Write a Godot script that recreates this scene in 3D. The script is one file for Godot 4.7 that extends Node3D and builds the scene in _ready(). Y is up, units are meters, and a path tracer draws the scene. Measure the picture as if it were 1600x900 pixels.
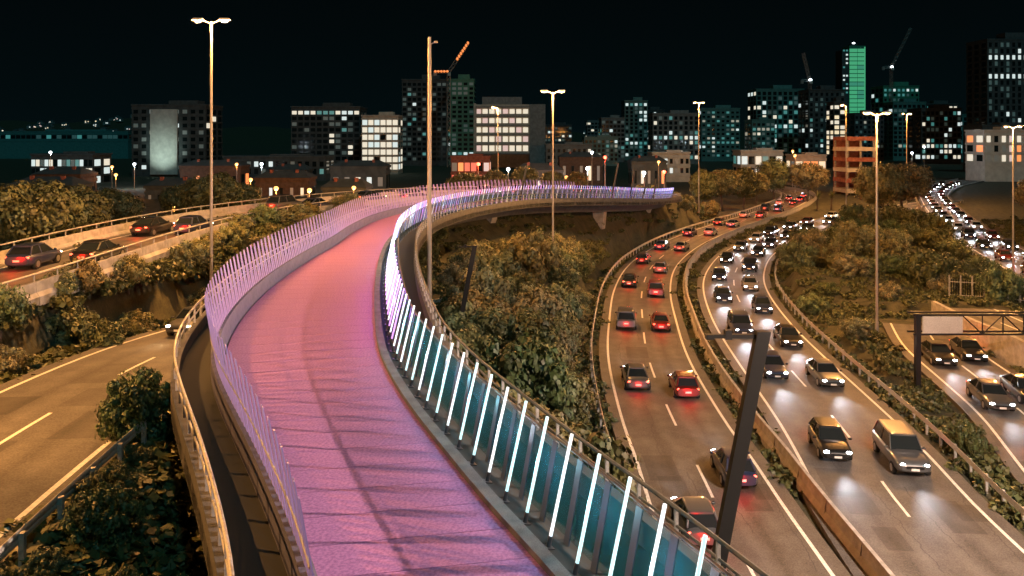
extends Node3D
# Night view over a pink cycle bridge, curving motorways and a city skyline.

const CAM_Y := 18.0
var rng := RandomNumberGenerator.new()
var taken := {}
var M := {}
var lib := {}
var roads := {}
var ctrl: Array = []
var path_l: PackedVector3Array
var path_r: PackedVector3Array
const ORD := ["nearest", "second nearest", "third nearest", "fourth nearest", "fifth nearest", "sixth nearest", "seventh nearest", "eighth nearest", "ninth nearest", "tenth nearest", "eleventh nearest", "twelfth nearest", "thirteenth nearest", "fourteenth nearest", "fifteenth nearest", "sixteenth nearest", "seventeenth nearest", "eighteenth nearest", "nineteenth nearest", "twentieth nearest"]

func ordinal(i: int) -> String:
	if i < 20: return ORD[i]
	var tens = ["twenty", "thirty", "forty", "fifty", "sixty", "seventy", "eighty", "ninety"]
	var tens_th = ["twentieth", "thirtieth", "fortieth", "fiftieth", "sixtieth", "seventieth", "eightieth", "ninetieth"]
	var ones = ["", "first", "second", "third", "fourth", "fifth", "sixth", "seventh", "eighth", "ninth"]
	var n := i + 1
	if n % 10 == 0: return tens_th[n / 10 - 2] + " nearest"
	return tens[n / 10 - 2] + "-" + ones[n % 10] + " nearest"

# ------------------------------------------------------------------ mesh builder
class MB:
	var v := PackedVector3Array()
	var n := PackedVector3Array()
	var uv := PackedVector2Array()
	var c := PackedColorArray()
	var col := Color(1, 1, 1)
	var use_col := false
	func tri(a: Vector3, b: Vector3, d: Vector3) -> void:
		var nn := (d - a).cross(b - a).normalized()
		for p in [a, b, d]:
			v.append(p); n.append(nn); uv.append(Vector2(p.x + p.z * 0.37, p.y + p.z * 0.21)); c.append(col)
	func quad(a: Vector3, b: Vector3, d: Vector3, e: Vector3) -> void:
		tri(a, b, d); tri(a, d, e)
	func smooth_quad(p: Array, nn: Array, t: Array) -> void:
		var face: Vector3 = (p[2] - p[0]).cross(p[1] - p[0])
		for i in ([0, 1, 2, 0, 2, 3] if face.dot(nn[0] + nn[2]) >= 0.0 else [0, 2, 1, 0, 3, 2]):
			v.append(p[i]); n.append(nn[i]); uv.append(t[i]); c.append(col)
	func box(centre: Vector3, size: Vector3, basis := Basis.IDENTITY) -> void:
		hexa(centre, size, size, basis)
	# a box whose top may be smaller than its bottom
	func hexa(centre: Vector3, bottom: Vector3, top: Vector3, basis := Basis.IDENTITY, shift := Vector3.ZERO) -> void:
		var h := bottom.y * 0.5
		var p: Array[Vector3] = []
		for s in [[-1, -1], [1, -1], [1, 1], [-1, 1]]:
			p.append(centre + basis * Vector3(s[0] * bottom.x * 0.5, -h, s[1] * bottom.z * 0.5))
		for s in [[-1, -1], [1, -1], [1, 1], [-1, 1]]:
			p.append(centre + basis * (Vector3(s[0] * top.x * 0.5, h, s[1] * top.z * 0.5) + shift))
		quad(p[4], p[5], p[6], p[7])
		quad(p[0], p[3], p[2], p[1])
		for i in 4:
			var j := (i + 1) % 4
			quad(p[i], p[j], p[4 + j], p[4 + i])
	func tube(a: Vector3, b: Vector3, ra: float, rb: float, sides := 8, caps := true) -> void:
		var d := (b - a).normalized()
		var x := d.cross(Vector3(0.13, 0.0, 1.0) if absf(d.z) < 0.9 else Vector3(1, 0, 0)).normalized()
		var y := d.cross(x)
		for i in sides:
			var t0 := TAU * i / sides
			var t1 := TAU * (i + 1) / sides
			var n0 := x * cos(t0) + y * sin(t0)
			var n1 := x * cos(t1) + y * sin(t1)
			smooth_quad([a + n0 * ra, b + n0 * rb, b + n1 * rb, a + n1 * ra], [n0, n0, n1, n1], [Vector2(0, 0), Vector2(0, 1), Vector2(1, 1), Vector2(1, 0)])
			if caps:
				tri(b, b + n0 * rb, b + n1 * rb); tri(a, a + n1 * ra, a + n0 * ra)
	func ball(centre: Vector3, r: Vector3, seg := 10, rings := 6) -> void:
		for i in rings:
			var a0 := PI * i / rings
			var a1 := PI * (i + 1) / rings
			for j in seg:
				var b0 := TAU * j / seg
				var b1 := TAU * (j + 1) / seg
				var q: Array = []
				for ab in [[a0, b0], [a0, b1], [a1, b1], [a1, b0]]:
					q.append(Vector3(sin(ab[0]) * cos(ab[1]), cos(ab[0]), sin(ab[0]) * sin(ab[1])))
				smooth_quad([centre + q[0] * r, centre + q[1] * r, centre + q[2] * r, centre + q[3] * r], q, [Vector2(0, 0), Vector2(1, 0), Vector2(1, 1), Vector2(0, 1)])
	func done() -> ArrayMesh:
		var a := []
		a.resize(Mesh.ARRAY_MAX)
		a[Mesh.ARRAY_VERTEX] = v
		a[Mesh.ARRAY_NORMAL] = n
		a[Mesh.ARRAY_TEX_UV] = uv
		if use_col: a[Mesh.ARRAY_COLOR] = c
		var m := ArrayMesh.new()
		m.add_surface_from_arrays(Mesh.PRIMITIVE_TRIANGLES, a)
		return m

# ------------------------------------------------------------------ node helpers
func numbered(called: String) -> String:
	if not taken.has(called):
		taken[called] = 0
		return called
	taken[called] += 1
	return "%s_%03d" % [called, taken[called]]

func tag(o: Node, label: String, category: String, group := "") -> void:
	o.set_meta("label", label); o.set_meta("category", category)
	if group != "": o.set_meta("group", group)

func thing(called: String, label: String, category: String, at := Vector3.ZERO, turn := 0.0, group := "") -> Node3D:
	var o := Node3D.new()
	o.name = numbered(called)
	add_child(o)
	o.position = at; o.rotation.y = turn
	tag(o, label, category, group)
	return o

func part(called: String, mesh: Mesh, m: Material, parent: Node3D, xf := Transform3D.IDENTITY) -> MeshInstance3D:
	var o := MeshInstance3D.new()
	o.name = called
	o.mesh = mesh
	o.material_override = m
	o.transform = xf
	parent.add_child(o, true)
	return o

func structure(called: String, mesh: Mesh, m: Material) -> MeshInstance3D:
	var o := MeshInstance3D.new()
	o.name = numbered(called)
	o.mesh = mesh
	o.material_override = m
	add_child(o)
	o.set_meta("kind", "structure")
	return o

func omni(parent: Node3D, at: Vector3, col: Color, energy: float, size: float, reach := 90.0) -> void:
	var l := OmniLight3D.new()
	l.name = "lamp_light"
	l.position = at
	l.light_color = col
	l.light_energy = energy
	l.light_size = size
	l.omni_range = reach
	l.omni_attenuation = 2.0
	l.shadow_enabled = true
	parent.add_child(l, true)

func at_xf(p: Vector3, basis := Basis.IDENTITY) -> Transform3D:
	return Transform3D(basis, p)

# ------------------------------------------------------------------ materials
func lin(r: float, g: float, b: float) -> Color:
	return Color(r, g, b).linear_to_srgb()

func paint(r: float, g: float, b: float, rough := 0.8, metal := 0.0) -> StandardMaterial3D:
	var m := StandardMaterial3D.new()
	m.albedo_color = lin(r, g, b)
	m.roughness = rough
	m.metallic = metal
	return m

func glow(r: float, g: float, b: float, power: float) -> StandardMaterial3D:
	var m := paint(0.5, 0.5, 0.5, 0.4)
	m.emission_enabled = true
	m.emission = lin(r, g, b)
	m.emission_energy_multiplier = power
	return m

# grain: a computed tileable colour sheet between two base colours, with coarse patches and fine speckle
func grain(lo: Vector3, hi: Vector3, coarse: float, fine: float, seed_: int, size := 512) -> ImageTexture:
	var a := FastNoiseLite.new()
	a.seed = seed_; a.frequency = coarse; a.fractal_octaves = 4
	var b := FastNoiseLite.new()
	b.seed = seed_ + 7; b.frequency = fine; b.fractal_octaves = 2
	var ia := a.get_seamless_image(size, size)
	var ib := b.get_seamless_image(size, size)
	var im := Image.create_empty(size, size, false, Image.FORMAT_RGB8)
	for y in size:
		for x in size:
			var t := clampf(ia.get_pixel(x, y).r * 0.55 + ib.get_pixel(x, y).r * 0.45, 0, 1)
			t = clampf((t - 0.25) * 2.0, 0.0, 1.0)
			var q := lo.lerp(hi, t)
			im.set_pixel(x, y, lin(q.x, q.y, q.z))
	return ImageTexture.create_from_image(im)

func grainy(lo: Vector3, hi: Vector3, metres: float, rough: float, seed_: int, coarse := 0.008, fine := 0.15) -> StandardMaterial3D:
	var m := StandardMaterial3D.new()
	m.albedo_texture = grain(lo, hi, coarse, fine, seed_)
	m.roughness = rough
	m.uv1_triplanar = true
	m.uv1_world_triplanar = true
	m.uv1_scale = Vector3.ONE / metres
	return m

# asphalt sheet: u runs across the road, v along it; polished wheel tracks, oil line between them, tar seams and patches
func asphalt_sheet(lanes: int, seed_: int) -> ImageTexture:
	var w := 256
	var h := 1024
	var a := FastNoiseLite.new()
	a.seed = seed_; a.frequency = 0.02; a.fractal_octaves = 4
	var ia := a.get_seamless_image(w, h)
	var r2 := RandomNumberGenerator.new()
	r2.seed = seed_
	var im := Image.create_empty(w, h, false, Image.FORMAT_RGB8)
	var shoulder := 0.13
	for x in w:
		var u := (x + 0.5) / w
		var lane := (u - shoulder) / (1.0 - 2.0 * shoulder) * lanes
		var f := lane - floorf(lane)
		var track := exp(-pow((f - 0.26) / 0.09, 2)) + exp(-pow((f - 0.74) / 0.09, 2))
		var oil := exp(-pow((f - 0.5) / 0.07, 2))
		if lane < 0.0 or lane > lanes: track = 0.0; oil = 0.0
		for y in h:
			var t := ia.get_pixel(x, y).r
			var k := 0.076 + 0.04 * (t - 0.5) + 0.016 * track * (0.6 + 0.8 * t) - 0.022 * oil * (0.4 + t) + r2.randf_range(-0.03, 0.03)
			im.set_pixel(x, y, lin(k * 1.06, k, k * 0.93))
	for i in 9:
		var px := r2.randi_range(0, w - 60)
		var py := r2.randi_range(0, h - 120)
		var sz := Vector2i(r2.randi_range(24, 60), r2.randi_range(30, 120))
		var dk := r2.randf_range(0.72, 0.86)
		for yy in sz.y:
			for xx in sz.x:
				var q := im.get_pixel(px + xx, py + yy)
				im.set_pixel(px + xx, py + yy, Color(q.r * dk, q.g * dk, q.b * dk))
	for i in 7:
		var sx := float(r2.randi_range(20, w - 20))
		var y0 := r2.randi_range(0, h - 300)
		for k in r2.randi_range(120, 290):
			sx += r2.randf_range(-0.8, 0.8)
			im.set_pixel(clampi(int(sx), 0, w - 1), y0 + k, lin(0.03, 0.03, 0.03))
	return ImageTexture.create_from_image(im)

func asphalt(lanes: int, seed_: int) -> StandardMaterial3D:
	var m := StandardMaterial3D.new()
	m.albedo_texture = asphalt_sheet(lanes, seed_)
	m.roughness = 0.68
	return m

func make_materials() -> void:
	M.asphalt2 = asphalt(2, 11)
	M.asphalt3 = asphalt(2, 23)
	M.line = grainy(Vector3(0.5, 0.5, 0.47), Vector3(0.8, 0.8, 0.76), 2.0, 0.6, 5, 0.02, 0.2)
	M.concrete = grainy(Vector3(0.22, 0.21, 0.19), Vector3(0.4, 0.385, 0.36), 3.5, 0.85, 31)
	M.dark_concrete = grainy(Vector3(0.05, 0.055, 0.06), Vector3(0.11, 0.115, 0.12), 3.0, 0.85, 37)
	M.ground = grainy(Vector3(0.012, 0.016, 0.008), Vector3(0.075, 0.07, 0.035), 9.0, 0.95, 41, 0.012, 0.12)
	M.pink = grainy(Vector3(0.22, 0.085, 0.26), Vector3(0.44, 0.21, 0.47), 1.5, 0.88, 47, 0.03, 0.45)
	M.slate = grainy(Vector3(0.06, 0.07, 0.14), Vector3(0.12, 0.13, 0.22), 2.0, 0.6, 53)
	M.dull_steel = paint(0.1, 0.11, 0.1, 0.6, 0.3)
	M.steel = paint(0.42, 0.42, 0.41, 0.42, 0.7)
	M.galv = grainy(Vector3(0.28, 0.28, 0.27), Vector3(0.5, 0.5, 0.48), 1.5, 0.5, 59, 0.02, 0.1)
	M.galv.metallic = 0.35
	M.pole = paint(0.36, 0.34, 0.31, 0.5, 0.4)
	M.black = paint(0.012, 0.013, 0.014, 0.45, 0.2)
	M.girder = paint(0.03, 0.035, 0.036, 0.95)
	M.fin = paint(0.34, 0.28, 0.66, 0.4, 0.1)
	M.slate_dark = paint(0.02, 0.04, 0.07, 0.5)
	M.socket = paint(0.05, 0.05, 0.06, 0.5, 0.4)
	M.glass = paint(0.01, 0.10, 0.13, 0.5)
	M.glass.metallic_specular = 0.0
	M.glass.transparency = BaseMaterial3D.TRANSPARENCY_ALPHA
	M.glass.albedo_color.a = 0.5
	M.led_cyan = glow(0.55, 0.95, 1.0, 1.2)
	M.led_white = glow(0.85, 0.95, 1.0, 1.2)
	M.led_blue = glow(0.16, 0.3, 1.0, 1.3)
	M.led_violet = glow(0.6, 0.25, 1.0, 1.3)
	M.sodium = glow(1.0, 0.46, 0.12, 2.2)
	M.small_sodium = glow(1.0, 0.45, 0.12, 3.0)
	M.small_white = glow(0.85, 0.95, 1.0, 7.0)
	M.bark = grainy(Vector3(0.05, 0.035, 0.022), Vector3(0.13, 0.10, 0.07), 0.8, 0.9, 61, 0.02, 0.2)
	for k in 4:
		var lf := StandardMaterial3D.new()
		lf.vertex_color_use_as_albedo = true
		lf.albedo_color = [Color(1, 1, 1), lin(1.0, 0.86, 0.62), lin(0.7, 0.9, 0.75), lin(0.95, 1.0, 0.8)][k]
		lf.roughness = 0.55
		lf.backlight_enabled = true
		lf.backlight = lin(0.06, 0.07, 0.015)
		M["leaf%d" % k] = lf
	M.yucca = paint(0.14, 0.16, 0.06, 0.6)
	M.tyre = paint(0.015, 0.015, 0.016, 0.85)
	M.rim = paint(0.45, 0.45, 0.46, 0.35, 0.8)
	M.car_glass = paint(0.015, 0.02, 0.022, 0.05)
	M.head = glow(0.95, 0.97, 1.0, 45.0)
	M.head_warm = glow(1.0, 0.85, 0.6, 30.0)
	M.tail = glow(1.0, 0.05, 0.02, 9.0)
	M.tail_off = paint(0.25, 0.01, 0.01, 0.2)
	M.head_off = paint(0.6, 0.62, 0.63, 0.15)
	M.plate = paint(0.7, 0.7, 0.68, 0.5)
	var bodies := [[0.42, 0.42, 0.4], [0.012, 0.013, 0.014], [0.07, 0.075, 0.08], [0.02, 0.03, 0.07], [0.1, 0.01, 0.008], [0.2, 0.2, 0.21]]
	for i in bodies.size():
		var b := paint(bodies[i][0], bodies[i][1], bodies[i][2], 0.35, 0.15)
		b.clearcoat_enabled = true
		b.clearcoat = 0.8
		b.clearcoat_roughness = 0.06
		M["body%d" % i] = b
	# buildings
	M.b_dark = grainy(Vector3(0.04, 0.055, 0.06), Vector3(0.08, 0.1, 0.105), 12.0, 0.7, 71)
	M.b_teal = grainy(Vector3(0.05, 0.19, 0.19), Vector3(0.09, 0.28, 0.27), 10.0, 0.4, 73)
	M.b_grey = grainy(Vector3(0.16, 0.17, 0.17), Vector3(0.27, 0.28, 0.27), 10.0, 0.8, 79)
	M.b_pale = grainy(Vector3(0.42, 0.44, 0.42), Vector3(0.6, 0.62, 0.58), 14.0, 0.8, 83)
	M.b_cream = grainy(Vector3(0.4, 0.36, 0.3), Vector3(0.58, 0.53, 0.45), 9.0, 0.8, 89)
	M.b_brick = grainy(Vector3(0.2, 0.06, 0.04), Vector3(0.34, 0.13, 0.09), 6.0, 0.8, 97)
	M.b_green = grainy(Vector3(0.03, 0.22, 0.15), Vector3(0.06, 0.33, 0.23), 8.0, 0.4, 101)
	M.b_brown = grainy(Vector3(0.06, 0.04, 0.03), Vector3(0.12, 0.08, 0.06), 6.0, 0.85, 103)
	M.win_dark = paint(0.01, 0.018, 0.02, 0.08)
	M.win_warm = glow(1.0, 0.8, 0.5, 0.95)
	M.win_cream = glow(1.0, 0.9, 0.7, 0.85)
	M.win_white = glow(0.85, 1.0, 0.97, 0.8)
	M.win_teal = glow(0.10, 0.62, 0.58, 0.3)
	M.win_dim = glow(0.06, 0.36, 0.34, 0.06)
	M.win_green = glow(0.10, 0.85, 0.36, 0.42)
	M.win_green2 = glow(0.08, 0.75, 0.42, 0.3)
	M.win_mid = glow(0.9, 0.85, 0.65, 0.35)
	M.win_pink = glow(1.0, 0.72, 0.66, 0.7)
	M.win_red = glow(1.0, 0.12, 0.06, 0.9)
	M.win_orange = glow(1.0, 0.26, 0.05, 1.3)

# ------------------------------------------------------------------ curves
func smooth_path(pts: Array, step: float) -> PackedVector3Array:
	var dense := PackedVector3Array()
	var n := pts.size()
	for i in n - 1:
		var p0: Vector3 = pts[maxi(i - 1, 0)]
		var p1: Vector3 = pts[i]
		var p2: Vector3 = pts[i + 1]
		var p3: Vector3 = pts[mini(i + 2, n - 1)]
		for k in 12:
			dense.append(p1.cubic_interpolate(p2, p0, p3, k / 12.0))
	dense.append(pts[n - 1])
	# soften kinks of the hand-set points
	for pass_ in 10:
		var s := dense.duplicate()
		for i in range(1, dense.size() - 1):
			s[i] = (dense[i - 1] + dense[i] * 2.0 + dense[i + 1]) / 4.0
		dense = s
	return resample(dense, step)

func resample(p: PackedVector3Array, step: float) -> PackedVector3Array:
	var out := PackedVector3Array([p[0]])
	var left := step
	for i in p.size() - 1:
		var a := p[i]
		var d := a.distance_to(p[i + 1])
		while d >= left:
			a = a + (p[i + 1] - a) * (left / d)
			out.append(a)
			d = a.distance_to(p[i + 1])
			left = step
		left -= d
	return out

func length_of(p: PackedVector3Array) -> float:
	var t := 0.0
	for i in p.size() - 1: t += p[i].distance_to(p[i + 1])
	return t

func side_of(p: PackedVector3Array, i: int) -> Vector3:
	var d := p[mini(i + 1, p.size() - 1)] - p[maxi(i - 1, 0)]
	d.y = 0.0
	return d.normalized().cross(Vector3.UP)

func along(p: PackedVector3Array, i: int) -> Vector3:
	var d := p[mini(i + 1, p.size() - 1)] - p[maxi(i - 1, 0)]
	return d.normalized()

func offset(p: PackedVector3Array, off: float, up := 0.0) -> PackedVector3Array:
	var out := PackedVector3Array()
	for i in p.size(): out.append(p[i] + side_of(p, i) * off + Vector3.UP * up)
	return out

# closed profile (x to the right, y up) swept along p
func sweep(b: MB, p: PackedVector3Array, profile: Array, from := 0, to := -1, caps := true) -> void:
	if to < 0: to = p.size() - 1
	var k := profile.size()
	for i in range(from, to):
		var s0 := side_of(p, i)
		var s1 := side_of(p, i + 1)
		for j in k:
			var q0: Vector2 = profile[j]
			var q1: Vector2 = profile[(j + 1) % k]
			var a := p[i] + s0 * q0.x + Vector3.UP * q0.y
			var c := p[i] + s0 * q1.x + Vector3.UP * q1.y
			var d := p[i + 1] + s1 * q1.x + Vector3.UP * q1.y
			var e := p[i + 1] + s1 * q0.x + Vector3.UP * q0.y
			b.quad(a, e, d, c)
	if caps:
		for i in [from, to]:
			var s := side_of(p, i)
			for j in range(1, k - 1):
				b.tri(p[i] + s * profile[0].x + Vector3.UP * profile[0].y, p[i] + s * profile[j].x + Vector3.UP * profile[j].y, p[i] + s * profile[j + 1].x + Vector3.UP * profile[j + 1].y)

func rect(x0: float, x1: float, y0: float, y1: float) -> Array:
	return [Vector2(x0, y0), Vector2(x0, y1), Vector2(x1, y1), Vector2(x1, y0)]

# ------------------------------------------------------------------ roads
func road(called: String, key: String, pts: Array, half: float, m: Material, dashed := [0.0], edges := true) -> void:
	var p := smooth_path(pts, 2.0)
	roads[key] = {"p": p, "half": half}
	var b := MB.new()
	var run := 0.0
	for i in p.size() - 1:
		var s0 := side_of(p, i)
		var s1 := side_of(p, i + 1)
		var l := p[i].distance_to(p[i + 1])
		b.smooth_quad([p[i] - s0 * half, p[i + 1] - s1 * half, p[i + 1] + s1 * half, p[i] + s0 * half], [Vector3.UP, Vector3.UP, Vector3.UP, Vector3.UP],
			[Vector2(0, run / 36.0), Vector2(0, (run + l) / 36.0), Vector2(1, (run + l) / 36.0), Vector2(1, run / 36.0)])
		run += l
	# the slab's sides
	for sd in [-1.0, 1.0]:
		for i in p.size() - 1:
			var a: Vector3 = p[i] + side_of(p, i) * half * sd
			var e: Vector3 = p[i + 1] + side_of(p, i + 1) * half * sd
			b.quad(a, e, e + Vector3.DOWN * 0.7, a + Vector3.DOWN * 0.7)
	var o := structure(called, b.done(), m)
	if edges:
		for sd in [-1.0, 1.0]:
			var lb := MB.new()
			var x: float = sd * (half - 0.75)
			ribbon(lb, p, x - 0.09, x + 0.09, 0.006)
			part("edge_line", lb.done(), M.line, o)
	for off in dashed:
		var i := 0
		while i < p.size() - 3:
			var db := MB.new()
			ribbon(db, p, off - 0.075, off + 0.075, 0.006, i, i + 2)
			part("lane_dash", db.done(), M.line, o)
			i += 5
	for i in range(0, p.size(), 2):
		ctrl.append([p[i], half])

func ribbon(b: MB, p: PackedVector3Array, x0: float, x1: float, up: float, from := 0, to := -1) -> void:
	if to < 0: to = p.size() - 1
	for i in range(from, to):
		var s0 := side_of(p, i)
		var s1 := side_of(p, i + 1)
		var u := Vector3.UP * up
		b.quad(p[i] + s0 * x0 + u, p[i + 1] + s1 * x0 + u, p[i + 1] + s1 * x1 + u, p[i] + s0 * x1 + u)

# W-beam guard rail on posts
func guard_rail(key: String, off: float, label: String, from := 0, to := -1) -> void:
	var p: PackedVector3Array = roads[key].p
	if to < 0: to = p.size() - 1
	var t := thing("guard_rail", label, "guard rail")
	var b := MB.new()
	var q := offset(p, off)
	var w := []
	for y in [0.42, 0.47, 0.53, 0.58, 0.63, 0.69, 0.74]: w.append(Vector2(0.035 if int(round(y * 100)) in [47, 53, 63, 69] else 0.0, y))
	for y in [0.74, 0.42]: w.append(Vector2(-0.02, y))
	sweep(b, q, w, from, to)
	part("rail_beam", b.done(), M.galv, t)
	if not lib.has("rail_post"):
		var pb := MB.new()
		pb.box(Vector3(0, 0.15, 0), Vector3(0.12, 1.1, 0.14))
		lib.rail_post = pb.done()
	for i in range(from, to + 1):
		part("post", lib.rail_post, M.galv, t, at_xf(q[i] - side_of(q, i) * signf(off) * -0.09, Basis(Vector3.UP, atan2(-along(q, i).x, -along(q, i).z))))

# concrete barrier (new jersey profile), optionally with a steel pipe rail on stubs
func concrete_barrier(key: String, off: float, label: String, pipe: bool, from := 0, to := -1) -> void:
	var p: PackedVector3Array = roads[key].p
	if to < 0: to = p.size() - 1
	var t := thing("concrete_barrier", label, "barrier")
	var q := offset(p, off)
	var i := from
	while i < to:
		var b := MB.new()
		var e := mini(i + 2, to)
		var sec := PackedVector3Array()
		for k in range(i, e + 1): sec.append(q[k])
		sec[0] += along(q, i) * 0.015
		sweep(b, sec, [Vector2(-0.3, -0.4), Vector2(-0.3, 0.08), Vector2(-0.13, 0.3), Vector2(-0.09, 0.85), Vector2(0.09, 0.85), Vector2(0.13, 0.3), Vector2(0.3, 0.08), Vector2(0.3, -0.4)])
		part("barrier_block", b.done(), M.concrete, t)
		i = e
	if pipe:
		var b := MB.new()
		for k in range(from, to): b.tube(q[k] + Vector3.UP * 1.25, q[k + 1] + Vector3.UP * 1.25, 0.055, 0.055, 6, false)
		part("pipe_rail", b.done(), M.galv, t)
		if not lib.has("stub"):
			var sb := MB.new()
			sb.tube(Vector3(0, 0.84, 0), Vector3(0, 1.24, 0), 0.045, 0.04, 6)
			lib.stub = sb.done()
		for k in range(from, to + 1): part("stub_post", lib.stub, M.galv, t, at_xf(q[k]))

# ------------------------------------------------------------------ terrain
var ground_cache := {}
func ground_y(x: float, d: float) -> float:
	var sw := 0.0
	var sy := 0.0
	var cap := 1e9
	for c in ctrl:
		var q: Vector3 = c[0]
		var dx := q.x - x
		var dz := -q.z - d
		var d2 := dx * dx + dz * dz
		var half: float = c[1]
		var w := 1.0 / ((d2 + 2.0) * (d2 + 2.0))
		sw += w
		sy += w * q.y
		if half > 0.0 and d2 < (half + 2.6) * (half + 2.6): cap = minf(cap, q.y - 0.28)
	var y := sy / sw
	var fade := clampf((maxf(absf(x - 20.0) - 130.0, d - 250.0)) / 120.0, 0.0, 1.0)
	y = lerpf(y, -0.4, fade)
	if cap > 1e8:
		var k := sin(x * 0.31 + d * 0.17) * 0.5 + sin(x * 0.13 - d * 0.29) * 0.6
		y += k * 0.35 * (1.0 - fade)
	return minf(y, cap)

func make_terrain() -> void:
	var xs: Array[float] = []
	var ds: Array[float] = []
	for v in [-6000, -3000, -1500, -800, -450, -300, -220, -170, -140, -120, -105, -95, -86, -78, -72, -66, -61, -56, -52, -48, -45, -42]: xs.append(v)
	var x := -40.0
	while x < 62.0:
		xs.append(x); x += 1.25
	for v in [62, 64, 66, 69, 72, 75, 78, 82, 86, 90, 95, 100, 106, 112, 120, 130, 140, 155, 170, 190, 220, 260, 320, 420, 600, 900, 1600, 3000, 6000]: xs.append(v)
	for v in [-3000, -800, -200, -60, -20, -5, 2, 6]: ds.append(v)
	var d := 8.0
	while d < 100.0:
		ds.append(d); d += 1.25
	for v in [100, 102, 104, 106, 109, 112, 115, 118, 122, 126, 130, 135, 140, 145, 150, 156, 162, 168, 175, 182, 190, 200, 210, 222, 236, 250, 268, 290, 320, 360, 420, 500, 650, 900, 1400, 2500, 6000, 12000]: ds.append(v)
	var h: Array = []
	for j in ds.size():
		var row := PackedFloat32Array()
		for i in xs.size(): row.append(ground_y(xs[i], ds[j]))
		h.append(row)
	var st := SurfaceTool.new()
	st.begin(Mesh.PRIMITIVE_TRIANGLES)
	for j in ds.size():
		for i in xs.size(): st.add_vertex(Vector3(xs[i], h[j][i], -ds[j]))
	var w := xs.size()
	for j in ds.size() - 1:
		for i in w - 1:
			var a := j * w + i
			for k in [a, a + w, a + w + 1, a, a + w + 1, a + 1]: st.add_index(k)
	st.generate_normals()
	structure("ground", st.commit(), M.ground)

# ------------------------------------------------------------------ plants
# a crown of leaf-sized faces: clumps spread through an uneven volume
func crown_mesh(seed_: int, size: Vector3, clumps: int, leaves: int, leaf: float, base: Vector3, spread: float, y0: float) -> ArrayMesh:
	var r := RandomNumberGenerator.new()
	r.seed = seed_
	var b := MB.new()
	b.use_col = true
	for k in clumps:
		var u := Vector3(r.randfn(), r.randfn() * 0.9, r.randfn()).normalized()
		var rad := pow(r.randf(), 0.35)
		var c := Vector3(u.x * size.x, u.y * size.y, u.z * size.z) * rad
		c.y = maxf(c.y, -size.y * 0.8) + y0
		var cr := spread * r.randf_range(0.6, 1.35)
		var tone := r.randf_range(0.6, 1.35)
		var warm := r.randf_range(-0.15, 0.22)
		for i in leaves:
			var n := Vector3(r.randfn(), r.randfn() + 0.35, r.randfn()).normalized()
			var p := c + n * cr * pow(r.randf(), 0.4)
			var t := Vector3(r.randfn(), r.randfn() - 0.3, r.randfn()).normalized()
			var s := n.cross(t).normalized()
			if s.length() < 0.1: continue
			t = s.cross(n).normalized()
			var l := leaf * r.randf_range(0.7, 1.4)
			var w := l * r.randf_range(0.38, 0.6)
			var v := tone * r.randf_range(0.75, 1.25)
			b.col = Color(base.x * v * (1.0 + warm), base.y * v, base.z * v * (1.0 - warm))
			b.tri(p, p + t * l * 0.5 + s * w, p + t * l)
			b.tri(p, p + t * l, p + t * l * 0.45 - s * w)
	return b.done()

func trunk_mesh(seed_: int, h: float, r0: float, limbs: int, reach: Vector3) -> ArrayMesh:
	var r := RandomNumberGenerator.new()
	r.seed = seed_
	var b := MB.new()
	var p := Vector3(0, -0.5, 0)
	var rad := r0
	for k in 4:
		var q := p + Vector3(r.randf_range(-0.12, 0.12) * h * 0.3, (h + 0.5) / 4.0, r.randf_range(-0.12, 0.12) * h * 0.3)
		b.tube(p, q, rad, rad * 0.82, 7, false)
		p = q
		rad *= 0.82
	for k in limbs:
		var a := TAU * (k + r.randf() * 0.6) / limbs
		var e := p + Vector3(cos(a) * reach.x * r.randf_range(0.45, 0.85), reach.y * r.randf_range(0.3, 1.2), sin(a) * reach.z * r.randf_range(0.45, 0.85))
		var mid := p.lerp(e, 0.5) + Vector3(0, 0.12 * reach.y, 0)
		b.tube(p, mid, rad * 0.6, rad * 0.4, 5, false)
		b.tube(mid, e, rad * 0.4, rad * 0.12, 5, false)
	return b.done()

func make_plants() -> void:
	var olive := Vector3(0.155, 0.15, 0.085)
	var deep := Vector3(0.075, 0.09, 0.035)
	# unit shrubs, about 2 m across and 1.6 m tall
	for k in 4:
		lib["shrub%d" % k] = [crown_mesh(100 + k, Vector3(0.95, 0.62, 0.95), 70, 100, 0.08, [olive, deep, olive, Vector3(0.13, 0.145, 0.08)][k], 0.27, 0.72), trunk_mesh(200 + k, 0.5, 0.07, 6, Vector3(0.8, 0.4, 0.8))]
	for k in 2:
		lib["fine%d" % k] = [crown_mesh(150 + k, Vector3(0.95, 0.75, 0.95), 150, 90, 0.06, [deep, Vector3(0.07, 0.1, 0.05)][k], 0.2, 0.85), trunk_mesh(250 + k, 0.6, 0.07, 7, Vector3(0.8, 0.5, 0.8))]
	# unit trees, 1 unit tall overall, scaled to their height
	for k in 3:
		lib["tree%d" % k] = [crown_mesh(300 + k, [Vector3(0.36, 0.3, 0.36), Vector3(0.3, 0.34, 0.3), Vector3(0.42, 0.26, 0.42)][k], 230, 95, 0.03, [olive, deep, Vector3(0.14, 0.13, 0.075)][k], 0.1, 0.62), trunk_mesh(350 + k, 0.42, 0.035, 7, Vector3(0.34, 0.22, 0.34))]

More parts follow.
